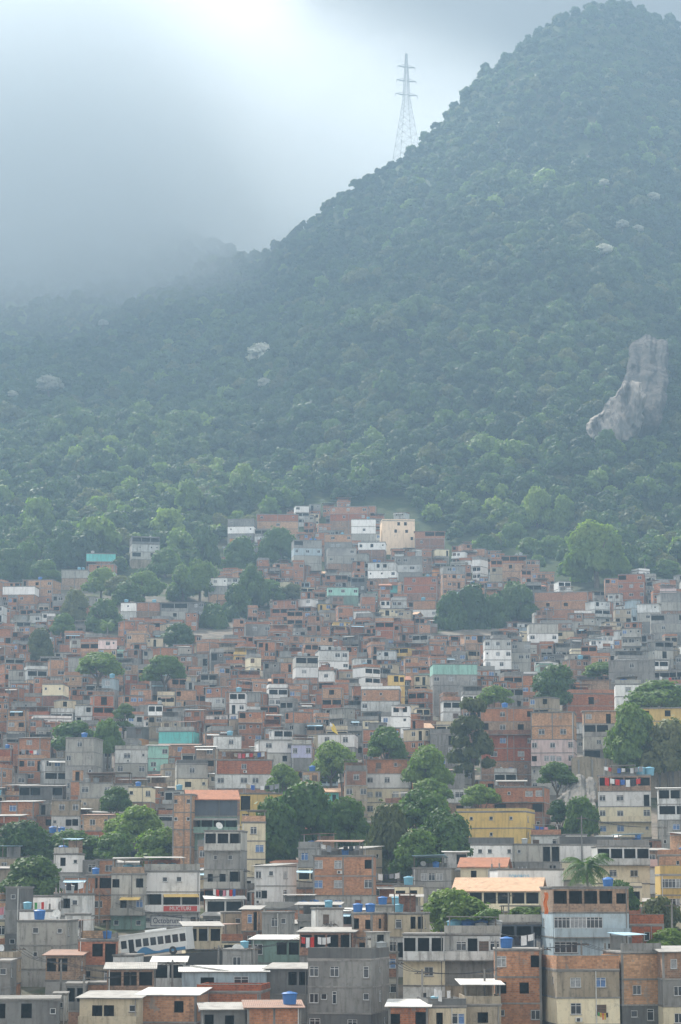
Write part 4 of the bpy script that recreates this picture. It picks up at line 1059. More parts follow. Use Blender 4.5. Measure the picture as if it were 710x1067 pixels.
hero(383,413,586,612,[('W','.kk.'),('w','m.m.w'),('r','..')],'off-white house with dark doorways below the white square-opening house',roof='flat',D=828,dep=8)
hero(341,374,612,626,[('m','w.w.w'),('G','...')],'pale mint house in the middle of the upper slope',roof='flat',D=792,dep=7,short='the pale mint house')
hero(420,456,601,621,[('b','.w..w'),('b','w.w'),('r','..')],'deep red brick house below the dark stair gap, upper centre',roof='flat',D=800,dep=8,short='the deep red brick house')
hero(430,455,626,642,[('b','...'),('w','w...w'),('g','..')],'brick house with a white strip of wall, upper centre right',roof='flat',D=765,dep=7)
hero(412,440,580,598,[('g','ww..'),('W','.wWw'),('g','..')],'grey house with a wide window beside the dark stair gap',roof='flat',D=840,dep=8)
hero(256,282,648,664,[('g','.w.w'),('c','...')],'grey corner house with brick parapet right of the large dark tree',roof='para',pm='b',D=738,dep=8)
hero(308,332,684,712,[('c','vv'),('w','.w..'),('p','..')],'bright white house with veranda, centre of the slope',roof='flat',D=634,dep=7,short='the bright white veranda house')
hero(332,364,678,700,[('W','..ww'),('w','.w..w'),('c','vv')],'second bright white house stepped above the veranda house',roof='flat',D=652,dep=8)
hero(332,348,699,716,[('w','.w.'),('r','v')],'narrow white house touching the veranda house',roof='flat',D=618,dep=6)
TREE_LIST = [
 # xc, yt, yb, w, D, leaf, kind, label
 (622,546,608,80,836,2,'round','great round green tree standing alone above the houses, upper right'),
 (490,610,672,50,755,0,'round','left dark crown of the double tree behind the right-hand slope houses'),
 (537,607,656,46,770,0,'round','right dark crown of the double tree behind the right-hand slope houses'),
 (262,590,642,54,790,0,'round','largest dark tree among the upper houses left of centre'),
 (222,630,674,34,755,0,'round','dark tree standing apart, lower left of the largest upper tree'),
 (292,551,592,46,885,1,'round','grey-green tree below the ridge brick houses'),
 (250,560,600,40,880,1,'round','tree between the ridge white house and the grey-green tree'),
 (212,548,600,40,870,0,'round','dark tree left of the white house at the ridge end'),
 (578,694,736,54,572,0,'round','dark spreading tree behind the brick house with one big opening'),
 (630,690,706,40,600,2,'round','light green shrubby tree left of the large grey cube'),
 (492,722,816,46,486,3,'tall','very tall slender tree rising beside the tall brick tenement'),
 (516,715,735,34,540,2,'round','small light tree behind the tall slender tree'),
 (346,774,814,46,492,2,'round','round light green tree below the white house and yellow kite'),
 (403,758,792,36,500,1,'round','small round tree above the red-topped house'),
 (294,797,826,32,462,1,'round','small tree right of the brick and white house'),
 (447,778,824,46,468,1,'round','round tree right of the red-topped house'),
 (316,816,895,78,398,1,'round','great dark tree, upper half, right of the yellow veranda house'),
 (285,838,905,56,392,1,'round','left side crown of the great dark tree cluster'),
 (360,832,892,52,402,1,'round','right side crown of the great dark tree cluster'),
 (440,824,868,64,410,1,'round','rear crown of the round trees beside the yellow building'),
 (406,840,928,50,384,3,'round','left olive crown of the round trees, reaching lowest'),
 (462,846,905,60,380,0,'round','right dark dome of the round trees next to the yellow building'),
 (432,868,912,44,372,1,'round','front crown of the round trees above the grey house'),
 (660,740,806,54,498,1,'round','big bright tree on the retaining wall right of the pale pink house'),
 (697,750,806,52,496,3,'round','olive tree on the retaining wall at the right edge'),
 (682,712,742,70,545,2,'round','bushy light green tree below the large grey cube'),
 (22,856,900,62,402,0,'round','dark tree at the left edge above the small white house'),
 (78,866,898,62,408,1,'round','spreading tree between the left edge tree and the brick house'),
 (34,894,936,58,356,0,'round','low dark round tree in front of the small white house'),
 (142,841,882,56,420,2,'round','light green tree left of the salmon brick house'),
 (168,864,910,56,398,2,'round','lower light green tree below the salmon brick house'),
 (118,868,900,40,402,1,'round','small tree between the spreading tree and the light green pair'),
 (474,928,972,62,312,2,'round','leafy tree in front of the tiled pavilion'),
 (510,948,975,44,306,1,'round','bushes right of the leafy tree, behind the row of blue tanks'),
 (550,944,966,50,318,2,'round','light green bushes left of the pale blue glazed house'),
 (646,918,952,34,330,1,'round','tree behind the pale blue glazed house, right of the palm'),
 (688,935,985,44,318,3,'round','olive shrubby tree below the mustard yellow house'),
 (698,968,992,40,282,2,'round','low bush at the right edge above the grey and cream house'),
 (584,828,875,26,436,0,'tall','dark tree on the bank right of the long yellow building'),
 (607,832,876,34,432,2,'round','light green tree on the rocky bank beside the tall white block'),
 (580,794,818,34,478,1,'round','shrub at the foot of the pale pink house'),
 (129,729,762,24,560,0,'tall','slim dark tree on the left slope above its small neighbour'),
 (112,750,790,30,520,1,'round','tree touching the tall pale concrete house'),
 (78,752,786,48,530,1,'round','wide tree left of the slim dark tree'),
 (103,680,704,46,618,1,'round','flat green tree clump above the tiny pale blue house'),
 (172,684,710,40,612,1,'round','green clump right of the flat clump on the left slope'),
 (42,655,690,26,682,3,'round','pale tree beside the tall brick block, far left'),
 (107,626,664,46,748,0,'round','round dark tree left of the small white-walled house'),
 (78,615,650,28,770,3,'round','feathery tree by the blue smoke left of the round dark tree'),
 (560,508,556,34,985,2,'round','light green dome tree at the forest edge, upper right'),
 (588,520,560,28,975,2,'round','smaller light green dome right of the light dome tree'),
 (197,502,536,40,1010,2,'round','bright rounded tree in the forest edge, upper left'),
 (252,484,520,36,1060,2,'round','bright tree in the forest above the ridge-end house'),
 (30,565,612,56,860,1,'round','wide tree above the tall brick block, far left'),
 (72,556,600,44,880,0,'round','tree left of the turquoise-roofed house'),
 (150,596,626,44,800,1,'round','tree below the white house among upper trees'),
 (190,590,628,44,810,1,'round','tree right of the white house among upper trees'),
 (125,600,622,30,800,3,'round','small olive tree below the turquoise-roofed house'),
 (448,812,838,40,455,1,'round','low bushy tree below the round tree right of the red-topped house'),
 (500,818,842,36,452,2,'round','light green shrub behind the left end of the yellow building'),
 (120,822,846,30,448,0,'round','small dark tree left of the cream house above green trees') ,
 (430,800,815,22,470,2,'round','little conical green tree beside the red-topped house'),
 (8,572,606,40,838,0,'round','dark tree above the left edge brick blocks'),
 (48,584,606,34,835,1,'round','green tree just above the roof of the tall brick tower house'),
 (106,592,618,34,812,2,'round','light green tree right below the turquoise-roofed house'),
 (172,572,604,42,858,1,'round','tree right of the white house among upper trees, standing close to it'),
 (208,584,626,38,806,1,'round','leafy tree left of the bright white-walled upper house'),
 (134,606,630,36,782,0,'round','dark tree above the small white-walled house'),
 (186,652,676,36,704,0,'round','dark tree below the grey sheet-roofed upper house'),
 (280,604,628,34,800,1,'round','tree right of the largest dark upper tree'),
 (246,610,652,34,770,0,'round','dark tree leaning on the lower left of the largest upper tree'),
 (470,618,668,34,752,1,'round','smaller tree on the left side of the dark double tree'),
 (515,620,664,34,758,0,'round','dark tree filling the gap of the double tree'),
 (600,574,606,36,850,1,'round','tree at the left foot of the great round tree'),
 (648,572,604,34,852,0,'round','dark tree at the right foot of the great round tree'),
 (695,585,604,34,850,1,'round','tree above the brick houses at the upper right edge'),
 (575,560,592,40,905,2,'round','light green tree left of the great round tree, at the forest edge'),
 (536,546,580,40,925,1,'round','tree at the forest edge above the brick gallery house'),
 (500,540,566,36,945,0,'round','dark tree at the forest edge right of the peach block'),
 (305,608,626,22,800,3,'round','olive tree beside the houses right of the upper dark trees'),
 (66,640,662,24,722,1,'round','small tree right of the tall brick tower house'),
]
for (xc, yt, yb, w, D, lf, kd, lab) in TREE_LIST:
    if D > 950: D = depth_on_slope(xc, yb+9)-3
    tree(xc, yt, yb, w, D, lab, lf, kd, 'trees between the houses')
palm(612, 886, 928, 58, 342, 'tall green palm behind the big pale blue glazed house')
palm(672, 576, 592, 16, 850, 'small palm beside the brick houses at the upper right')
palm(600, 570, 590, 16, 880, 'small palm left of the great round tree')
palm(138, 602, 622, 18, 815, 'small palm above the small white-walled house, upper left')
palm(238, 548-16, 552, 16, 960, 'small palm behind the ridge-end white house')
palm(112, 640, 664, 18, 735, 'small palm at the foot of the round dark tree, upper left')

# ---------------------------------------------------------------- the many other houses of the slope
def overlap(a, b):
    w = min(a[1], b[1])-max(a[0], b[0]); h_ = min(a[3], b[3])-max(a[2], b[2])
    return max(0, w)*max(0, h_)
FOOT = [(r['X'], r['Y'], r['W'], r['D']) for r in ALLH]
rgf = random.Random(2024)
def pick_wall(x, y):
    """finishes change over the slope: more brick high up and to the left, more paint lower down"""
    w = dict(b=62, p=30, r=15, g=10, c=8, t=4, e=4, k=4, w=4, W=6, d=3, y=.6, m=.7, B=.8, G=.8, n=.6, o=.5, q=.4)
    if y > 760: w.update(b=36, p=14, g=15, c=12, e=7, k=6, w=7, W=9, t=8)
    if x > 540 and 640 < y < 740: w.update(b=10, p=8, g=18, c=16, w=8, W=12, t=8)
    if x > 400 and y < 640: w.update(b=24, g=14)
    ks = list(w); return rgf.choices(ks, [w[k] for k in ks])[0]
def slots_for(Wd):
    n = max(2, int(Wd/1.55)); 
    if rgf.random() < .17: return 'v'*max(2, n-1)
    return ''.join(rgf.choice('wwwmk..ckbs' if rgf.random() < .8 else 'WKDm.') if rgf.random() < .82 else '.' for _ in range(n))
HERO.append((125, 197, 966, 994, 299)); HERO.append((150, 207, 943, 968, 339)); BUSF = [(at(160, 990, 300).x, 294, 11, 12)]; HERO.append((570, 625, 815, 872, 470))
FILL = []
import numpy as np
MASK = np.zeros((540, 400), bool); HQ = sorted([(D_, 0, a, b, c, d) for a, b, c, d, D_ in HERO]+[(D_, 1, a, b, c, d) for a, b, c, d, D_ in TREES])
def mrect(a, b, c, d): return slice(max(0, int(c/2)), max(0, int(d/2))), slice(max(0, int((a+40)/2)), max(0, int((b+40)/2)))
D = 262.0; row = 0
while D < 965:
    stepD = 7 if D < 330 else 8 if D < 520 else 8.5
    while HQ and HQ[0][0] < D:
        _, tr_, a, b, c, d = HQ.pop(0); e_ = (b-a)*.15*tr_
        MASK[mrect(a+e_, b-e_, c+(d-c)*.15*tr_, max(d, 1080) if not tr_ else d)] = True
    x = -130+rgf.uniform(0, 14)
    while x < 840:
        Wm = rgf.uniform(3.3, 6.2) if D < 520 else rgf.uniform(3.0, 5.6); 
        if rgf.random() < .06: Wm = rgf.uniform(7, 9.5)
        if D < 335: Wm = min(Wm, rgf.uniform(3.4, 6))
        wpx_ = Wm*F/D; xc = x+wpx_/2; x += wpx_*1.02+(rgf.uniform(0, 1.2)*F/D if rgf.random() < .6 else rgf.uniform(1, 3)*F/D*.4)
        Dj = D+rgf.uniform(-5, 5); Dp = rgf.uniform(4.2, 5.8)
        X = (xc-355)/2540*Dj*1.0; gz = H(X, Dj)
        gy = px((X, Dj, gz))[1]
        X = at(xc, gy, Dj).x
        edge = interp(xc, [(-60,612),(0,608),(30,602),(62,604),(66,622),(100,622),(125,630),(200,628),(214,604),(232,600),(236,556),(300,540),(345,530),(430,548),(470,560),(545,578),(575,606),(655,610),(660,596),(760,600)])
        if Dj > Dmap(edge)-4: continue
        # keep clear of trees, rock bank, retaining wall
        if 562 < xc < 622 and 425 < Dj < 496: continue
        if 596 < xc < 720 and 470 < Dj < 505: continue
        if 120 < xc < 200 and 284 < Dj < 322: continue
        rowk = 1
        bad = any(abs(X-a) < (Wm+c)/2*.94 and (Dj < b+d+.1 and b < Dj+Dp+.1) for a, b, c, d in FOOT)
        if bad: continue
        if any((X-a)**2+(Dj+Dp/2-b)**2 < (r+Wm*.38)**2 for a, b, r in TREE_FOOT): continue
        hgt = rgf.choices([3.0, 5.5, 8.0, 10.6], [2.4, 4.2, 1.6, .35])[0]+rgf.uniform(-.2, .5)
        if D < 335: hgt = min(hgt, rgf.uniform(5.2, 6.8))
        ok = False
        for tryh in (hgt, hgt-2.75, hgt-5.5, 3.0, 2.3):
            if tryh < 2.2: continue
            ztop = gz+tryh; yt = px((X, Dj, ztop))[1]
            me_ = (xc-wpx_/2, xc+wpx_/2, yt, gy)
            ok = True
            for (a, b, c, d, DD) in HERO:
                if DD > Dj:
                    ar = (b-a)*(d-c)
                    if overlap(me_, (a, b, c, d)) > ((.01 if (a, b) in ((125, 197), (570, 625), (150, 207)) else .12) if Dj < 340 else .11)*ar: ok = False; break
            if ok:
                for (a, b, c, d, DD) in TREES:
                    if DD > Dj and overlap(me_, (a+(b-a)*.12, b-(b-a)*.12, c, c+(d-c)*.82)) > .012*(b-a)*(d-c): ok = False; break
            if ok: hgt = tryh; break
        if not ok: continue
        mr = mrect(me_[0], me_[1], yt, gy); sub = MASK[mr]
        inside = -34 < xc < 744
        if inside and (sub.size == 0 or gy < 0): continue
        vis = (~sub).sum() if inside else 0
        if inside and (vis < .10*sub.size or vis < 6): continue
        MASK[mrect(me_[0], me_[1], yt, 1080)] = True
        n = max(1, round(hgt/FH)); base = pick_wall(xc, gy); fl = []
        for q in range(n):
            if q and rgf.random() < .35: base = pick_wall(xc, gy)
            fl.append((base, slots_for(Wm)))
        roof = rgf.choices(['flat', 'para', 'zinc', 'lean', 'gable'], [4, 3.2, 1.7, 2.0, .18])[0]
        if hgt < 5.2 and roof == 'zinc': roof = 'lean'
        rm = rgf.choices(['g', 'r', 'w', 'b', 't'], [5, 2, 2.2, .5, .3])[0]
        if roof == 'gable': rm = rgf.choice('tT')
        bal = tuple(q for q in range(n) if rgf.random() < .16)
        rz = R(rgf.gauss(0, 8)+(rgf.choice([-26, 24]) if rgf.random() < .2 else 0))
        rot_near = 1 if D < 430 else 0
        r = house(X, Dj, Wm, Dp, rz, ztop, fl, roof=roof, rmat=rm, pm=rgf.choice([None, None, 'g', 'b']), near=rot_near, fh=2.75 if D < 500 else 2.5, seed=row*97+int(xc), bal=bal,
                  canopy=[(0, rgf.choice(['g', 'w', 'b', 'r']), rgf.uniform(.4, .9), .5)] if rgf.random() < .08 else None, ph=rgf.uniform(.6, 1.1))
        rec = ALLH[-1]; rec['rect'] = (me_[0], me_[1], yt, gy); rec['fill'] = True; rec['vis'] = vis*4; FILL.append(rec)
        FOOT.append((X, Dj, Wm, Dp))
    D += stepD; row += 1
print('houses', len(ALLH), 'fill', len(FILL))
# ---------------------------------------------------------------- the farthest houses beyond three hundred: one mass
def subtree(o): 
    out = [o]
    for c in CHILD.get(o.name, []): out += subtree(c)
    return out
CHILD = {}
for o in COL.objects:
    if o.parent: CHILD.setdefault(o.parent.name, []).append(o)
bpy.context.view_layer.update()
MAXH = 296
heroes = [r for r in ALLH if not r.get('fill')]
fills = sorted(FILL, key=lambda r: -r['vis']*(900/r['Y'])**1.0)
keep = fills[:max(0, MAXH-len(heroes))]; rest = fills[len(keep):]
mv, mf, mm, mats, midx = [], [], [], [], {}
DEAD = []
for r in rest:
    for o in subtree(r['root']):
        if o.type != 'MESH': continue
        M_ = o.matrix_world; i0 = len(mv); me = o.data
        mv += [tuple(M_ @ v.co) for v in me.vertices]
        loc = []
        for m_ in me.materials:
            if m_.name not in midx: midx[m_.name] = len(mats); mats.append(m_)
            loc.append(midx[m_.name])
        for p_ in me.polygons: mf.append(tuple(i0+i for i in p_.vertices)); mm.append(loc[p_.material_index])
    DEAD += subtree(r['root'])
    r['root'] = None
bpy.data.batch_remove(DEAD)
if mf:
    me = bpy.data.meshes.new('distant_houses'); me.from_pydata(mv, [], mf)
    for m_ in mats: me.materials.append(m_)
    me.polygons.foreach_set('material_index', mm)
    dh = link('distant_houses', me); tag(dh, 'mass of small brick and cement houses covering the far upper slope', 'houses', kind='stuff')
ALLH = [r for r in ALLH if r['root']]
print('individual houses', len(ALLH), 'merged', len(rest))
dt, db = depth_on_slope(672, 352), depth_on_slope(640, 458)
rock_patch('rock_slope', [(350,668,682),(356,659,695),(370,656,697),(395,651,696),(420,650,693),(446,652,686)], dt-16, db-13, 5, mat=ROCKD)
rock_patch('rock_slope', [(395,652,668),(412,640,672),(424,630,672),(434,618,670),(445,610,668),(456,610,660),(464,630,650)], db-11, db-18, 4)
dt, db = depth_on_slope(610, 100), depth_on_slope(610, 165)
rock_patch('rock_cliff', [(118,605,610),(130,604,613),(145,606,614),(158,607,614),(168,610,614)], dt-12, db-12, 2, mat=ROCKD)

# ---------------------------------------------------------------- the lattice pylon on the ridge
def pylon():
    Y = 1590; base = at(424, 168, Y); top = at(424, 56, Y); gz = H(base.x, Y)
    root = link('electricity_pylon', None, loc=(base.x, Y, gz), rz=.35)
    tag(root, 'tall grey steel lattice pylon standing on the misty mountain ridge', 'pylon')
    st = m_plain('galvanised_steel', (.20, .22, .24), .6, .2)
    h = top.z-gz; zb = base.z-gz
    def half(z):
        return interp(z, [(0, 8.2), (zb, 7.6), (h*.70, 2.0), (h, .5)])
    for sx in (-1, 1):
        for sy in (-1, 1):
            m = MB(); zz = [-2, zb*.5, zb, h*.3, h*.5, h*.7, h]
            for a, b in zip(zz, zz[1:]):
                m.bar((sx*half(a), sy*half(a), a), (sx*half(b), sy*half(b), b), .12)
            m.build('leg', st, root)
    m = MB(); z = 0; zs = [0]
    while z < h-1: z += max(1.6, half(z)*1.15); zs.append(min(z, h))
    for a, b in zip(zs, zs[1:]):
        ha, hb = half(a), half(b)
        for s in ((1,0),(0,1)):
            for q in (-1, 1):
                P = lambda u, hh, zz: (u*hh, q*hh, zz) if s == (1,0) else (q*hh, u*hh, zz)
                m.bar(P(-1, ha, a), P(1, hb, b), .06); m.bar(P(1, ha, a), P(-1, hb, b), .06); m.bar(P(-1, hb, b), P(1, hb, b), .06)
    m.build('bracing', st, root)
    for z, L in ((h*.73, 8.0), (h*.82, 7.2), (h*.91, 6.4)):
        m = MB(); m.bar((-L, 0, z+.5), (L, 0, z+.5), .15)
        for q in (-1, 1):
            m.bar((q*half(z), -.8, z), (q*L, 0, z+.5), .17); m.bar((q*half(z), .8, z), (q*L, 0, z+.5), .17)
            m.bar((q*half(z), 0, z+2.2), (q*L, 0, z+.5), .15); m.bar((q*L, 0, z+.5), (q*L, 0, z-1.6), .14)
        m.build('crossarm', st, root)
pylon()

# ---------------------------------------------------------------- white-flowering trees on the slope
def blossom_tree(x, y, w, n):
    D = depth_on_slope(x, y+10)
    p = at(x, y+6, D); gz = H(p.x, D)
    root = link('blossom_tree', None, loc=(p.x, D-4, gz))
    tag(root, n, 'tree', 'white flowering trees on the mountain')
    k = w*D/F/10.5
    c = link('crown', BLOS, root); c.scale = (k, k, k*.75); c.location = (0, 0, 6.0)
    tr = link('trunk', TRUNKS[0], root); tr.scale = (k, k, 1.3)
BLOS = crown_mb(77, 5, 5.5, 11, .42, 3000).mesh('crown', [LEAF[4]])
for x, y, w, n in [(52,411,36,'big white-blossomed tree low on the misty slope at the left, apart from the rest'),
                   (274,378,44,'widest pale-blossomed crown, in the middle of the slope just above a smaller one'),
                   (276,405,20,'small pale-blossomed crown just below the widest blossoming tree'),
                   (629,196,14,'white-flowering tree, topmost of the blossom group high under the peak'),
                   (680,206,18,'white-flowering tree nearest the right edge, high under the peak'),
                   (648,238,18,'white-flowering tree in the middle of the blossom group below the cliff'),
                   (664,240,16,'white-flowering tree just right of the middle one in the blossom group'),
                   (629,265,24,'white-flowering tree, lowest of the blossom group below the cliff'),
                   (108,338,14,'small faint white-blossomed crown high in the mist on the left slope'),
                   (14,417,14,'small faint blossoming crown at the left edge beside the big white one')]:
    blossom_tree(x, y, w, n)
make_forest()

# ---------------------------------------------------------------- the air
def vol_box(name, x0, x1, y0, y1, z0, z1, mat):
    m = MB(); m.box(x0, x1, y0, y1, z0, z1); o = m.build(name, mat); tag(o, kind='stuff'); return o
def m_haze(d):
    m, nt = new_mat('haze_air'); t = NT(nt)
    v = t.n('ShaderNodeVolumePrincipled'); v.inputs['Density'].default_value = d; v.inputs['Color'].default_value = (.39, .58, .77, 1); v.inputs['Anisotropy'].default_value = .35
    t.out(v.outputs[0], True); return m
def m_cloud():
    m, nt = new_mat('cloud_mist'); t = NT(nt)
    g = t.n('ShaderNodeTexCoord').outputs['Object']
    sp = t.n('ShaderNodeSeparateXYZ'); t.l(g, sp.inputs[0])
    nz = t.noise(t.vmul(g, (1, .5, 1.6)), .0042, 3, .55)
    # the cloud's underside hangs lower towards the west
    base = t.math('ADD', t.math('MULTIPLY', sp.outputs[0], CLOUD[2]), CLOUD[1])
    hgt = t.math('SUBTRACT', sp.outputs[2], base)
    hgt = t.math('ADD', hgt, t.math('MULTIPLY_ADD', nz, 260, -130))
    side = t.math('ADD', t.math('MULTIPLY', sp.outputs[0], -1), t.math('MAXIMUM', t.math('SUBTRACT', sp.outputs[1], 1625), 0))
    side = t.math('ADD', side, t.math('MULTIPLY_ADD', nz, 120, -60))
    d = t.math('MULTIPLY', t.math('MULTIPLY', t.ramp(hgt, 0, 210), t.ramp(side, 10, 170)), CLOUD[0])
    d = t.math('MULTIPLY', d, t.math('SUBTRACT', 1.0, t.math('MULTIPLY', t.ramp(hgt, 210, 440), .85)))
    v = t.n('ShaderNodeVolumePrincipled'); t.l(d, v.inputs['Density']); v.inputs['Color'].default_value = (.74, .79, .83, 1); v.inputs['Anisotropy'].default_value = .4
    t.out(v.outputs[0], True); return m
CLOUD = (.011, 335, .0)
if not DEBUG_NOHAZE:
    vol_box('haze', -2300, 2300, -330, 3320, -60, 662, m_haze(2.8e-4))
    c = vol_box('low_cloud', -1500, 900, 1430, 2600, 250, 655, m_cloud())
    c['label'] = 'grey low cloud hanging over the far mountain shoulder'
# ---------------------------------------------------------------- labels: what each one is and where it stands
for x, y, nm, D_ in [(493,768,'the tall slender tree',486),(660,770,'the big tree on the retaining wall',498),(622,577,'the great round tree',845),(514,635,'the dark double tree',760),(262,615,'the largest dark upper tree',790),
                     (578,715,'the dark spreading tree',572),(346,795,'the round tree under the kite',492),(322,855,'the great dark tree',398),(432,880,'the round trees',384),(612,905,'the tall palm',342),(474,950,'the leafy tree',312),
                     (22,878,'the left edge tree',402),(155,875,'the light green tree pair',410),(34,915,'the low dark round tree',356),(129,745,'the slim dark tree',560),(107,645,'the round dark upper tree',748),(160,980,'the bus',315),
                     (447,800,'the tree beside the red-topped house',468),(403,775,'the small round tree',500),(78,770,'the wide tree',530),(103,692,'the flat tree clump',618),(607,855,'the rocky bank',440)]:
    LANDM.append((x, y, nm, D_))
USED = set(o['label'] for o in COL.objects if 'label' in o.keys())
def rel(dx, dy):
    n = math.hypot(dx, dy); far = 'just ' if n < 22 else 'well ' if n > 60 else ''
    if abs(dx) < .4*abs(dy): return far+('above' if dy < 0 else 'below')
    if abs(dy) < .4*abs(dx): return (far if far != 'well ' else 'far ')+('right of' if dx > 0 else 'left of')
    return ('above' if dy < 0 else 'below')+' and '+('right' if dx > 0 else 'left')+' of'
def words_(s): return len(s.split())
def place_label(bases, x, y, own=None):
    L = sorted(((math.hypot(x-a, y-b), a, b, nm) for a, b, nm, D_ in LANDM if nm != own))[:7]
    cand = []
    # between two landmarks on opposite sides
    for i in range(3):
        for j in range(i+1, 5):
            _, a, b, n1 = L[i]; _, c, d, n2 = L[j]
            v1, v2 = (a-x, b-y), (c-x, d-y); cs = (v1[0]*v2[0]+v1[1]*v2[1])/(math.hypot(*v1)*math.hypot(*v2)+1e-6)
            if cs < -.55: cand.append('between %s and %s' % (n1, n2))
    near_ = ['%s %s' % (rel(x-a, y-b), nm) for _, a, b, nm in L]
    cand = near_[:1]+cand+near_[1:]
    for bs in bases:
        for c in cand:
            s = bs+', '+c
            if words_(s) <= 16 and s not in USED: USED.add(s); return s
    for n_ in ('second', 'third', 'fourth', 'fifth', 'sixth'):
        for c in near_:
            s = n_+' '+bases[-1]+', '+c
            if words_(s) <= 16 and s not in USED: USED.add(s); return s
    for b_ in (bases[0], bases[0].replace(' of two', '').replace('water tanks', 'water tank')):
        for c in sorted(near_, key=words_):
            s = b_+', '+c
            if words_(s) <= 16 and s not in USED: USED.add(s); return s
    return bases[0]
def hdesc(r):
    fin = WM[r['floors'][0][0]][1]; second = WM[r['floors'][1][0]][1] if r['nfl'] > 1 and len(r['floors']) > 1 and r['floors'][1][0] != r['floors'][0][0] else None
    wd = 'narrow ' if r['W'] < 4.8 else 'wide ' if r['W'] > 7.4 else ''
    rf = {'flat': 'flat slab roof', 'para': '%s parapet' % WM[r['pm']][1], 'zinc': 'covered roof terrace', 'lean': '%s roof' % ROOFM[r['rmat']][1], 'gable': 'gabled tile roof', 'hip': 'tiled roof', 'shed': 'flat roof'}[r['roof']]
    if r['roof'] == 'para' and r['pm'] == r['floors'][0][0]: rf = 'plain parapet'
    veranda = 'v' in r['slots'] or 'V' in r['slots']
    out = ['%s%s house with %s' % (wd, fin, rf)]
    if second: out.append('%s house over %s floor, %s' % (wd+fin, second, rf))
    if veranda: out.append('%s%s house with open veranda and %s' % (wd, fin, rf))
    if r['bal']: out.append('%s%s house with balcony and %s' % (wd, fin, rf))
    return out
rgp = random.Random(5)
for r in ALLH:
    if 'label' in r['root'].keys():
        r['root']['group'] = 'houses crowded on the hillside'; continue
    x, (y0, y1) = (r['rect'][0]+r['rect'][1])/2, r['rect'][2:4]
    r['root']['label'] = place_label(hdesc(r), x, y0+6); r['root']['group'] = 'houses crowded on the hillside'

# ---------------------------------------------------------------- tanks, dishes and washing on the roofs
def roofpt(r, u, v):
    """point on the flat roof: u across (-.5...5), v depth (0..1)"""
    c, s_ = math.cos(r['rz']), math.sin(r['rz']); x, y = u*r['W'], v*r['D']
    return (r['X']+x*c-y*s_, r['Y']+x*s_+y*c)
def short_house(r):
    return r.get('short') or 'a '+WM[r['floors'][0][0]][1]+' house'
ntank = 0
TM = [(BLUETANK, 'blue'), (BLUETANK, 'blue'), (BLUEPALE, 'faded blue'), (BLUEPALE, 'faded blue'), (GREYTANK, 'grey')]
SPECIAL = {id(r): r for r in ALLH}
def lab_on(kind_, r, x, y):
    if r.get('short'):
        s = '%s on the roof of %s' % (kind_, r['short'])
        if s not in USED and words_(s) <= 16: USED.add(s); return s
    return place_label(['%s on %s' % (kind_, short_house(r)), '%s on the roof of %s' % (kind_, short_house(r))], x, y)
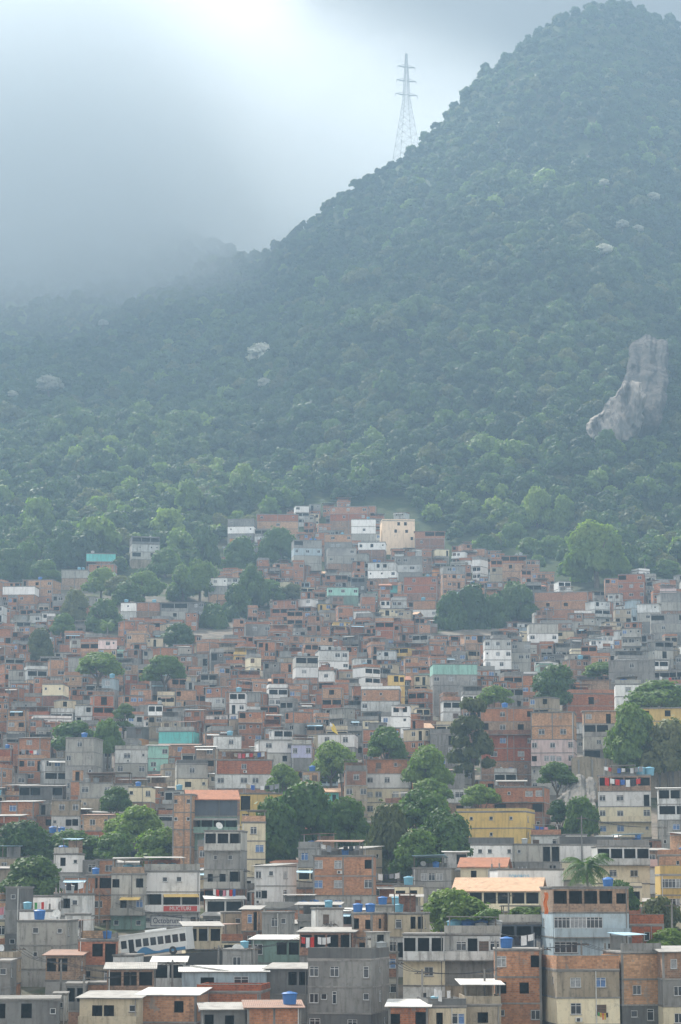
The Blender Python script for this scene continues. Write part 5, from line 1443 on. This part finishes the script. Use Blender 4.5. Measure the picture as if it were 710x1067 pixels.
for r in ALLH:
    if r['roof'] not in ('flat', 'para') or r['W'] < 3.2: continue
    x = (r['rect'][0]+r['rect'][1])/2; y = r['rect'][2]
    p_t = .62 if r['Y'] < 420 else .34
    if rgp.random() < p_t:
        mt, cn = rgp.choice(TM); n = 1 if rgp.random() < .72 or r['W'] < 4.5 else 2
        u0 = rgp.uniform(-.36, .3)
        for k in range(n):
            big = rgp.uniform(.5, .72); u = u0+k*1.5/r['W']
            if abs(u) > .42: continue
            a, b = roofpt(r, u, rgp.uniform(.22, .4) if r['roof'] == 'flat' else .35)
            pos = '' if n == 1 else ('left of two ' if k == 0 else 'right of two ')
            tank(a, b, r['zt']+.0, big, big*1.5, mt, lab_on(pos+cn+(' water tanks' if pos else ' water tank'), r, x+u*(r['rect'][1]-r['rect'][0]), y-4)); ntank += 1
    if rgp.random() < (.11 if r['Y'] < 420 else .03):
        a, b = roofpt(r, rgp.uniform(-.4, .4), .62); dish(a, b, r['zt'], rgp.uniform(-.8, .8), rgp.uniform(.38, .6), lab_on('white satellite dish', r, x, y-4))
    if rgp.random() < (.13 if r['Y'] < 520 else .05) and r['W'] > 4:
        p = roofpt(r, -.38, .12); q = roofpt(r, .36, .16); zz = r['zt']+(1.55 if r['roof'] == 'flat' else 1.9)
        n = max(3, int(r['W']*.8*1.3)); cs = [rgp.choice(['white', 'white', 'white', 'blue', 'red', 'grey', 'pink', 'black', 'grey', '.', '.', 'tan']) for _ in range(n)]
        lo = laundry((*p, zz), (*q, zz), cs, lab_on('washing drying in the open', r, x, y-3))
        b = MB()
        for e in (Vector((0, 0, 0)), Vector(q).to_3d()-Vector(p).to_3d()):
            bb = MB(); bb.bar(e+Vector((0, 0, r['zt']-zz)), e+Vector((0, 0, .1)), .035, 0, 6); bb.build('pole', STEEL, lo)
    # a stair hut or low blocks on some roofs, part of the house
    if rgp.random() < (.30 if r.get('fill') else .0) and r['roof'] == 'flat' and r['D'] > 5:
        w_ = rgp.uniform(1.6, 2.4); u = rgp.choice([-1, 1])*(r['W']/2-w_/2-.3); zt = r['zt']-r['gz']; b = MB()
        panel(b, (u-w_/2, r['D']-3), (1, 0), (0, 1), w_, zt+.002, zt+2.1, [(w_/2-.4, w_/2+.4, zt+.05, zt+1.85, .9, True)])
        b.quad((u-w_/2, r['D']-3, zt), (u-w_/2, r['D']-.6, zt), (u-w_/2, r['D']-.6, zt+2.1), (u-w_/2, r['D']-3, zt+2.1)); b.quad((u+w_/2, r['D']-3, zt), (u+w_/2, r['D']-.6, zt), (u+w_/2, r['D']-.6, zt+2.1), (u+w_/2, r['D']-3, zt+2.1))
        b.quad((u-w_/2, r['D']-.6, zt), (u+w_/2, r['D']-.6, zt), (u+w_/2, r['D']-.6, zt+2.1), (u-w_/2, r['D']-.6, zt+2.1))
        b.build('roof_room', [WM[rgp.choice('bgcr')][0], INT], r['root']); b = MB(); b.box(u-w_/2-.15, u+w_/2+.15, r['D']-3.2, r['D']-.4, zt+2.102, zt+2.2); b.build('roof', SHG, r['root'])
    elif rgp.random() < .42 and r['roof'] == 'flat' and r['Y'] < 620:
        # makeshift cover on part of the roof: posts, a sheet, and a low wall
        zt = r['zt']-r['gz']; hw = r['W']*rgp.uniform(.22, .44); u = rgp.uniform(-1, 1)*(r['W']/2-hw); y0 = rgp.uniform(.2, 1.2); y1 = r['D']-.3; hh = rgp.uniform(1.7, 2.3); tl = rgp.uniform(-.25, .35)
        for sx in (-1, 1):
            for yy in (y0, y1):
                b = MB(); b.box(u+sx*(hw-.1)-.06, u+sx*(hw-.1)+.06, yy-.06, yy+.06, zt+.001, zt+hh-.05+(tl if yy == y1 else 0)); b.build('post', rgp.choice([SLAB, BARK]), r['root'])
        b = MB(); P = [(u-hw-.2, y0-.4, zt+hh-tl*.2), (u+hw+.2, y0-.4, zt+hh-tl*.2+rgp.uniform(-.15, .15)), (u+hw+.2, y1+.3, zt+hh+tl), (u-hw-.2, y1+.3, zt+hh+tl)]; Q = [(a_, b_, c_-.06) for a_, b_, c_ in P]; b.v += P+Q
        for f in ((0,1,2,3),(7,6,5,4),(0,4,5,1),(1,5,6,2),(2,6,7,3),(3,7,4,0)): b.f.append(f); b.m.append(0)
        b.build('terrace_cover', ROOFM[rgp.choice('ggggrrwb')][0], r['root'])
        b = MB(); b.box(u-hw, u+hw, y1-.15, y1-.02, zt+.001, zt+hh*rgp.choice([.4, .9])); b.build('low_wall', WM[rgp.choice('bgrcp')][0], r['root'])
        if rgp.random() < .6:
            b = MB(); b.box(-r['W']/2+.02, r['W']/2-.02, .02, .14, zt+.001, zt+.85); b.build('parapet', WM[rgp.choice('bgrcp')][0], r['root'])
    if rgp.random() < .22 and r['roof'] == 'flat' and r['Y'] < 560:     # starter bars and column stubs left for the next storey
        zt = r['zt']-r['gz']
        for u, v in ((-.47, .03), (.47, .03), (-.47, .95), (.47, .95)):
            b = MB(); x_, y_ = u*r['W'], v*r['D']; b.box(x_-.1, x_+.1, y_-.1, y_+.1, zt+.001, zt+.7)
            for q in (-.05, .05): b.bar((x_+q, y_, zt+.7), (x_+q, y_, zt+1.3), .012, 0, 3)
            b.build('column_stub', SLAB, r['root'])
print('tanks', ntank)

# ---------------------------------------------------------------- things placed as in the photo
def on_roof(x, y, D, r_=.6, mt=BLUETANK, lab=''):
    """water tank seen at photo pixel (x, y) (its foot); put on the roof plane of the house found there"""
    best = None
    for q in ALLH:
        if q['rect'][0]-3 <= x <= q['rect'][1]+3 and abs(px((q['X'], q['Y'], q['zt']))[1]-y) < 16:
            e = abs(px((q['X'], q['Y'], q['zt']))[1]-y)+abs(q['Y']-D)*.1
            if best is None or e < best[0]: best = (e, q)
    if best is None: print('no roof for', lab); return
    q = best[1]; p = at(x, y, q['Y']+q['D']*.4)
    tank(p.x, p.y, q['zt'], r_, r_*1.5, mt, lab)
on_roof(302, 1044, 249, .75, BLUETANK, 'big bright blue water tank on the brick house with rusty roof edge, lowest row')
for i, (x, w_) in enumerate(((474, 'leftmost, turquoise tank'), (488, 'second tank from the left'), (502, 'third tank from the left'), (516, 'grey rightmost tank'))):
    on_roof(x, 973, 277, .85, [BLUEPALE, BLUETANK, BLUETANK, GREYTANK][i], w_+' in the row on the white-topped grey house')
on_roof(373, 950, 292, .6, BLUETANK, 'left of two blue tanks on the light red brick house with dark openings')
on_roof(386, 950, 292, .6, BLUETANK, 'right of two blue tanks on the light red brick house with dark openings')
on_roof(634, 924, 280, .6, BLUETANK, 'blue water tank on the right end of the pale blue glazed house')
on_roof(650, 712, 556, .8, BLUETANK, 'blue water tank on the small white cube')
on_roof(66, 889, 376, .7, BLUETANK, 'dark blue water tank on the small white house among trees')
on_roof(668, 807, 440, .9, BLUEPALE, 'left of two pale blue tanks on the tall white and brick block')
on_roof(677, 807, 440, .9, BLUEPALE, 'right of two pale blue tanks on the tall white and brick block')
on_roof(399, 943, 316, .6, BLUETANK, 'left blue tank on the low pale house below the round trees')
on_roof(413, 943, 316, .6, BLUEPALE, 'right blue tank on the low pale house below the round trees')

laundry(at(22, 938, 320.5), at(50, 939, 320.5), ['red', 'red', 'red', 'white', 'green', 'white', 'red', 'white'], 'red and white washing along the long low white house at the left', drop=1.3)
laundry(at(314, 976, 288.5), at(328, 976, 288.5), ['red', 'white', 'red'], 'red and white cloths hung between the posts of the washing terrace', drop=1.2)
laundry(at(331, 976, 288.5), at(345, 976, 288.5), ['white', 'white', 'white'], 'pale sheets hung right of the red cloths on the washing terrace', drop=1.1)
laundry(at(222, 926, 356.2), at(246, 926, 356.2), ['white', 'red', 'black', 'pink', 'white', 'red', 'blue'], 'mixed washing on the lower veranda of the tall grey house with orange doorway', drop=1.3)
laundry(at(452, 1030, 254), at(470, 1032, 254), ['white', 'white', '.', 'white'], 'crumpled white washing above the beige fronted house, lowest row', drop=1.0)
laundry(at(623, 1054.5, 256.0), at(634, 1055, 256.0), ['green', 'yellow', 'orange', 'yellow', 'black'], 'green, yellow and orange cloths on the sill of the banded cream house', drop=.6)
laundry(at(630, 810, 439), at(668, 811, 439), ['red', 'white', 'red', 'blue', 'white', 'black', 'red'], 'washing on the top terrace of the tall white and brick block', drop=1.2)

# orange cloth hanging down the left corner of the pale blue glazed house
q = MB(); rg = random.Random(3)
P = [[at(567+4*j/4+.8*math.sin(i*1.3), 930+i*3.2, 278.6-.12*math.sin(j*1.9+i)) for j in range(5)] for i in range(8)]
for i in range(7):
    for j in range(4): q.quad(P[i][j], P[i][j+1], P[i+1][j+1], P[i+1][j])
o = q.build('orange_cloth', CLOTH['orange']); tag(o, 'orange cloth hanging at the left corner of the pale blue glazed house', 'cloth')

# yellow kite caught above the white house
p0 = at(348, 760, 519); root = link('yellow_kite', None, loc=p0); tag(root, 'folded yellow and white kite caught on the roof above the whitewashed house', 'kite')
q = MB(); s_ = 519/F
q.poly([(-1.6*s_*2, 0, 3.0*s_*2), (0, .3, 1.2), (4.2*s_*1.2, 0, -5*s_*1.2), (-.4, -.3, -.3)]); q.build('sail', CLOTH['yellow'], root)
q = MB(); q.bar((-.9, 0, 1.6), (1.1, 0, -1.4), .04); q.build('spar', PIPE, root)
q = MB(); q.poly([(-.75, -.05, 1.5), (-.2, -.1, .9), (-.5, -.1, .4), (-.9, -.05, .9)]); q.build('tip', CLOTH['white'], root)

# ---- the bus
def bus():
    a, b = at(127, 1001, 300.5), at(196, 992, 298)
    d = (b-a); L_ = 11.2; ang_ = math.atan2(d.y, d.x)
    mid = (a+b)/2; L_ = d.length
    root = link('city_bus', None, loc=(mid.x, mid.y, mid.z)); root.rotation_euler = (0, -math.asin(d.z/L_)*1.0, math.atan2(d.y, d.x))
    tag(root, 'white and blue bus parked below the lettered white building', 'bus')
    white, blue = m_plain('bus_white', (.68,.69,.68), .35, 0, .5, .12), m_plain('bus_blue', (.05,.19,.36), .35, 0, .5, .15)
    h = 2.85; b_ = MB(); h0 = .35
    ops = []; n = 9; m_ = L_/2
    for k in range(n):
        if k == 1: ops.append((k*L_/n+.12, (k+1)*L_/n-.12, .55, 2.35, .1, False)); continue
        ops.append((k*L_/n+.1, (k+1)*L_/n-.1, 1.35, 2.3, .08, False))
    panel(b_, (-m_, 0), (1, 0), (0, 1), L_, h0, h, ops)
    for x in (-m_, m_): b_.quad((x, 0, h0), (x, 2.5, h0), (x, 2.5, h), (x, 0, h))
    b_.quad((-m_, 2.5, h0), (m_, 2.5, h0), (m_, 2.5, h), (-m_, 2.5, h)); b_.quad((-m_, 0, h0), (m_, 0, h0), (m_, 2.5, h0), (-m_, 2.5, h0))
    b_.build('body', white, root)
    r_ = MB(); r_.box(-m_-.05, m_+.05, -.08, 2.58, h+.002, h+.16); r_.box(-1.2, 1.2, .7, 1.8, h+.162, h+.4); r_.build('roof', white, root)
    for k, op in enumerate(ops):
        g_ = MB(); g_.box(op[0]-m_, op[1]-m_, .07, .09, op[2], op[3]); g_.build('door' if k == 1 else 'window', GLS, root)
    # blue swoosh rising and falling along the side
    w = MB(); N = 30
    f_ = lambda u: .42+.85*math.exp(-((u-.36)/.13)**2)+.30*(u > .5)*min(1, (u-.5)*6)
    for k in range(N):
        u0, u1 = .17+.80*k/N, .17+.80*(k+1)/N
        w.quad((u0*L_-m_, -.012, .36), (u1*L_-m_, -.012, .36), (u1*L_-m_, -.012, f_(u1)), (u0*L_-m_, -.012, f_(u0)))
    w.build('blue_stripe', blue, root)
    for u in (.2, .78):
        wr = link('wheel', None, root); wr.location = (u*L_-m_, .12, .45)
        t_ = MB(); t_.lathe([(.2,-.14),(.46,-.14),(.5,-.1),(.5,.1),(.46,.14),(.2,.14)], 18); o = t_.build('tyre', DRK, wr); o.rotation_euler = (math.pi/2, 0, 0)
        t_ = MB(); t_.lathe([(0,.10),(.2,.12),(.25,.05)], 14); o = t_.build('rim', STEEL, wr); o.rotation_euler = (math.pi/2, 0, 0)
    # the terrace road the bus stands on
    q = MB(); u = Vector((d.x, d.y, 0)).normalized(); w_ = Vector((-u.y, u.x, 0)); P = [a-u*4-w_*1.6+Vector((0,0,-.02)), b+u*6-w_*1.6+Vector((0,0,.35)), b+u*6+w_*6+Vector((0,0,.35)), a-u*4+w_*6+Vector((0,0,-.02))]
    Q = [Vector((p.x, p.y, p.z-9)) for p in P]; q.v += [tuple(p) for p in P+Q]
    for f in ((0,1,2,3),(0,4,5,1),(1,5,6,2),(2,6,7,3),(3,7,4,0)): q.f.append(f); q.m.append(0)
    tag(q.build('road', m_plain('asphalt', (.07,.068,.065), .95, 0, .1, .4, .5)), kind='structure')
    return root
bus()
def text(body, p, rz, size, mat, parent=None, name='lettering', sx=1, ext=.01):
    cu = bpy.data.curves.new(name, 'FONT'); cu.body = body; cu.size = size; cu.extrude = ext; cu.align_x = 'CENTER'; cu.align_y = 'CENTER'; cu.materials.append(mat)
    o = bpy.data.objects.new(name, cu); COL.objects.link(o)
    if parent is not None:
        o.parent = parent
    o.location = p; o.rotation_euler = (math.pi/2, 0, rz); o.scale = (sx, 1, 1)
    me = bpy.data.meshes.new_from_object(o.evaluated_get(bpy.context.evaluated_depsgraph_get())); m2 = link(name, me, parent)
    m2.location = o.location; m2.rotation_euler = o.rotation_euler; m2.scale = o.scale
    if not me.materials: me.materials.append(mat)
    bpy.data.objects.remove(o); m2.name = name; return m2
def facade(r, x, y, out=.06):
    """local coordinates on the front of house r of the photo pixel (x, y)"""
    c, s_ = math.cos(r['rz']), math.sin(r['rz'])
    # intersect the pixel's ray with the front plane
    d = at(x, y, 100.0); n = Vector((s_, -c, 0)); P0 = Vector((r['X'], r['Y'], 0)); k = (P0.dot(n))/(d.dot(n)); p = d*k
    lx = (p.x-r['X'])*c+(p.y-r['Y'])*s_; return Vector((lx, -out, p.z-r['gz']))
NAVY = m_plain('sign_ink', (.035,.045,.10), .6); SKYB = m_plain('sign_blue', (.10,.42,.62), .6); REDP = m_plain('sign_red', (.50,.07,.06), .6)
R_ = next(r for r in ALLH if r.get('short') == 'the white building with the sign')
a, b = facade(R_, 157, 965), facade(R_, 190, 954)
q = MB(); w_ = .09
for (x0, x1, z0, z1) in ((a.x, b.x, a.z, a.z+w_), (a.x, b.x, b.z-w_, b.z), (a.x, a.x+w_, a.z+w_, b.z-w_), (b.x-w_, b.x, a.z+w_, b.z-w_)): q.box(x0, x1, -.06, -.01, z0, z1)
sg = q.build('sign_frame', NAVY, R_['root'])
text('Octobrum', ((a.x+b.x)/2, -.04, (a.z+b.z)/2), 0, 1.05, NAVY, sg, sx=.82)
a, b = facade(R_, 170, 949.5, 1.08), facade(R_, 205, 944, 1.08)
q = MB(); q.box(a.x, b.x, -1.06, -1.005, a.z, b.z); sg = q.build('sign_board', REDP, R_['root'])
text('MUCTURI', ((a.x+b.x)/2, -1.07, (a.z+b.z)/2), 0, .72, WM['w'][0], sg, sx=.95)
R_ = next(r for r in ALLH if r['root']['label'].startswith('long white wall with faded blue'))
a = facade(R_, 541, 913.5)
text('TORORO\u00b4S', (a.x, -.03, a.z), 0, .72, SKYB, R_['root'], sx=.82)

# ---- retaining wall, rocky bank
q = MB(); A, B_ = at(596, 790, 496), at(722, 790, 500); n = 16
for k in range(n):
    f0, f1 = k/n, (k+1)/n; p, r2 = A.lerp(B_, f0), A.lerp(B_, f1); t0, t1 = (1.0*math.sin(k*.9)), (1.0*math.sin((k+1)*.9))
    zb = min(H(p.x, 496), H(r2.x, 496))-2
    q.quad((p.x, p.y, zb), (r2.x, r2.y, zb), (r2.x, r2.y, r2.z+t1*.4), (p.x, p.y, p.z+t0*.4)); q.quad((p.x, p.y, p.z+t0*.4), (r2.x, r2.y, r2.z+t1*.4), (r2.x, r2.y+1.2, r2.z+t1*.4), (p.x, p.y+1.2, p.z+t0*.4))
q.quad((A.x, A.y+1.2, H(A.x,496)-2), (B_.x, B_.y+1.2, H(A.x,496)-2), (B_.x, B_.y+1.2, B_.z), (A.x, A.y+1.2, A.z))
root = link('retaining_wall', None, loc=(0, 0, 0)); tag(root, 'tall stained tan retaining wall below the big tree on the right', 'retaining wall'); q.build('wall_face', WM['t'][0], root)
for k in range(9):
    p = A.lerp(B_, (k+.5)/9); b = MB(); b.box(p.x-.18, p.x+.18, p.y-.25, p.y-.01, H(p.x, 496)-1, p.z-.3); b.build('buttress', SLAB, root)

# ---- utility poles and the wires slung between them
def wires(a, b, k):
    q = MB(); n = 7
    for off in (-.5, 0, .5):
        A_, B2 = Vector(a)+Vector((off, 0, 0)), Vector(b)+Vector((off, 0, 0)); s_ = (B2-A_).length*.035
        pts = [A_.lerp(B2, i/n)+Vector((0, 0, -4*s_*(i/n)*(1-i/n))) for i in range(n+1)]
        for p, r2 in zip(pts, pts[1:]): q.bar(p, r2, .028, 0, 3)
    o = q.build('power_line', DRK); return o
PL = [(64,1000,268),(136,1012,270),(228,985,292),(300,1010,276),(414,1000,270),(566,985,268),(700,940,300),(104,930,342),(205,955,325),(318,940,335),(455,945,332),(530,930,318),(606,850,402),(690,860,410),(60,860,420),(398,845,430),(330,745,560),(470,760,540),(190,745,560),(20,985,282),(88,1015,262),(180,1000,272),(265,985,286),(345,960,300),(382,975,285),(440,1010,262),(505,1010,262),(606,980,270),(660,990,262),(150,915,348),(255,905,362),(300,915,356),(415,915,360),(560,905,352)]
WH = {0:1,1:21,2:22,3:4,4:25,5:27,7:8,8:9,9:10,10:11,12:13,19:0,20:1,21:3,22:23,23:24,25:26,26:5,27:28,29:30,30:31,31:32,32:33}
tops = []
for i, (x, y, D_) in enumerate(PL):
    t_ = at(x, y, D_); gz = H(t_.x, D_); root = link('utility_pole', None, loc=(t_.x, D_, gz))
    root['label'] = place_label(['concrete utility pole with crossarm'], x, y); root['category'] = 'utility pole'; root['group'] = 'utility poles in the alleys'
    h_ = t_.z-gz; q = MB(); q.lathe([(.17, -1), (.10, h_), (0, h_)], 10); q.build('pole', SLAB, root)
    q = MB(); q.box(-.8, .8, -.06, .06, h_-.5, h_-.38); q.build('crossarm', BARK, root)
    for s_ in (-.5, 0, .5):
        q = MB(); q.lathe([(.05, h_-.379), (.06, h_-.3), (.03, h_-.24), (0, h_-.24)], 8, (s_, 0, 0)); q.build('insulator', DRK, root)
    tops.append(Vector((t_.x, D_, t_.z-.25)))
for a, b in WH.items():
    o = wires(tops[a], tops[b], a); m_ = (Vector(PL[a][:2]+(0,))+Vector(PL[b][:2]+(0,)))/2
    o['label'] = place_label(['dark sagging wires slung between two poles'], m_.x, m_.y); o['category'] = 'power line'; o['group'] = 'power lines over the roofs'
rock_patch('rocky_bank', [(808,596,618),(818,590,622),(832,582,622),(848,576,622),(862,572,620),(878,570,618)], 486, 440, 2)
o = dish(at(248, 986, 287).x, 287, zpix(994, 287)-.8, .5, .85, 'biggest pale satellite dish, behind the bright white sheet roof')
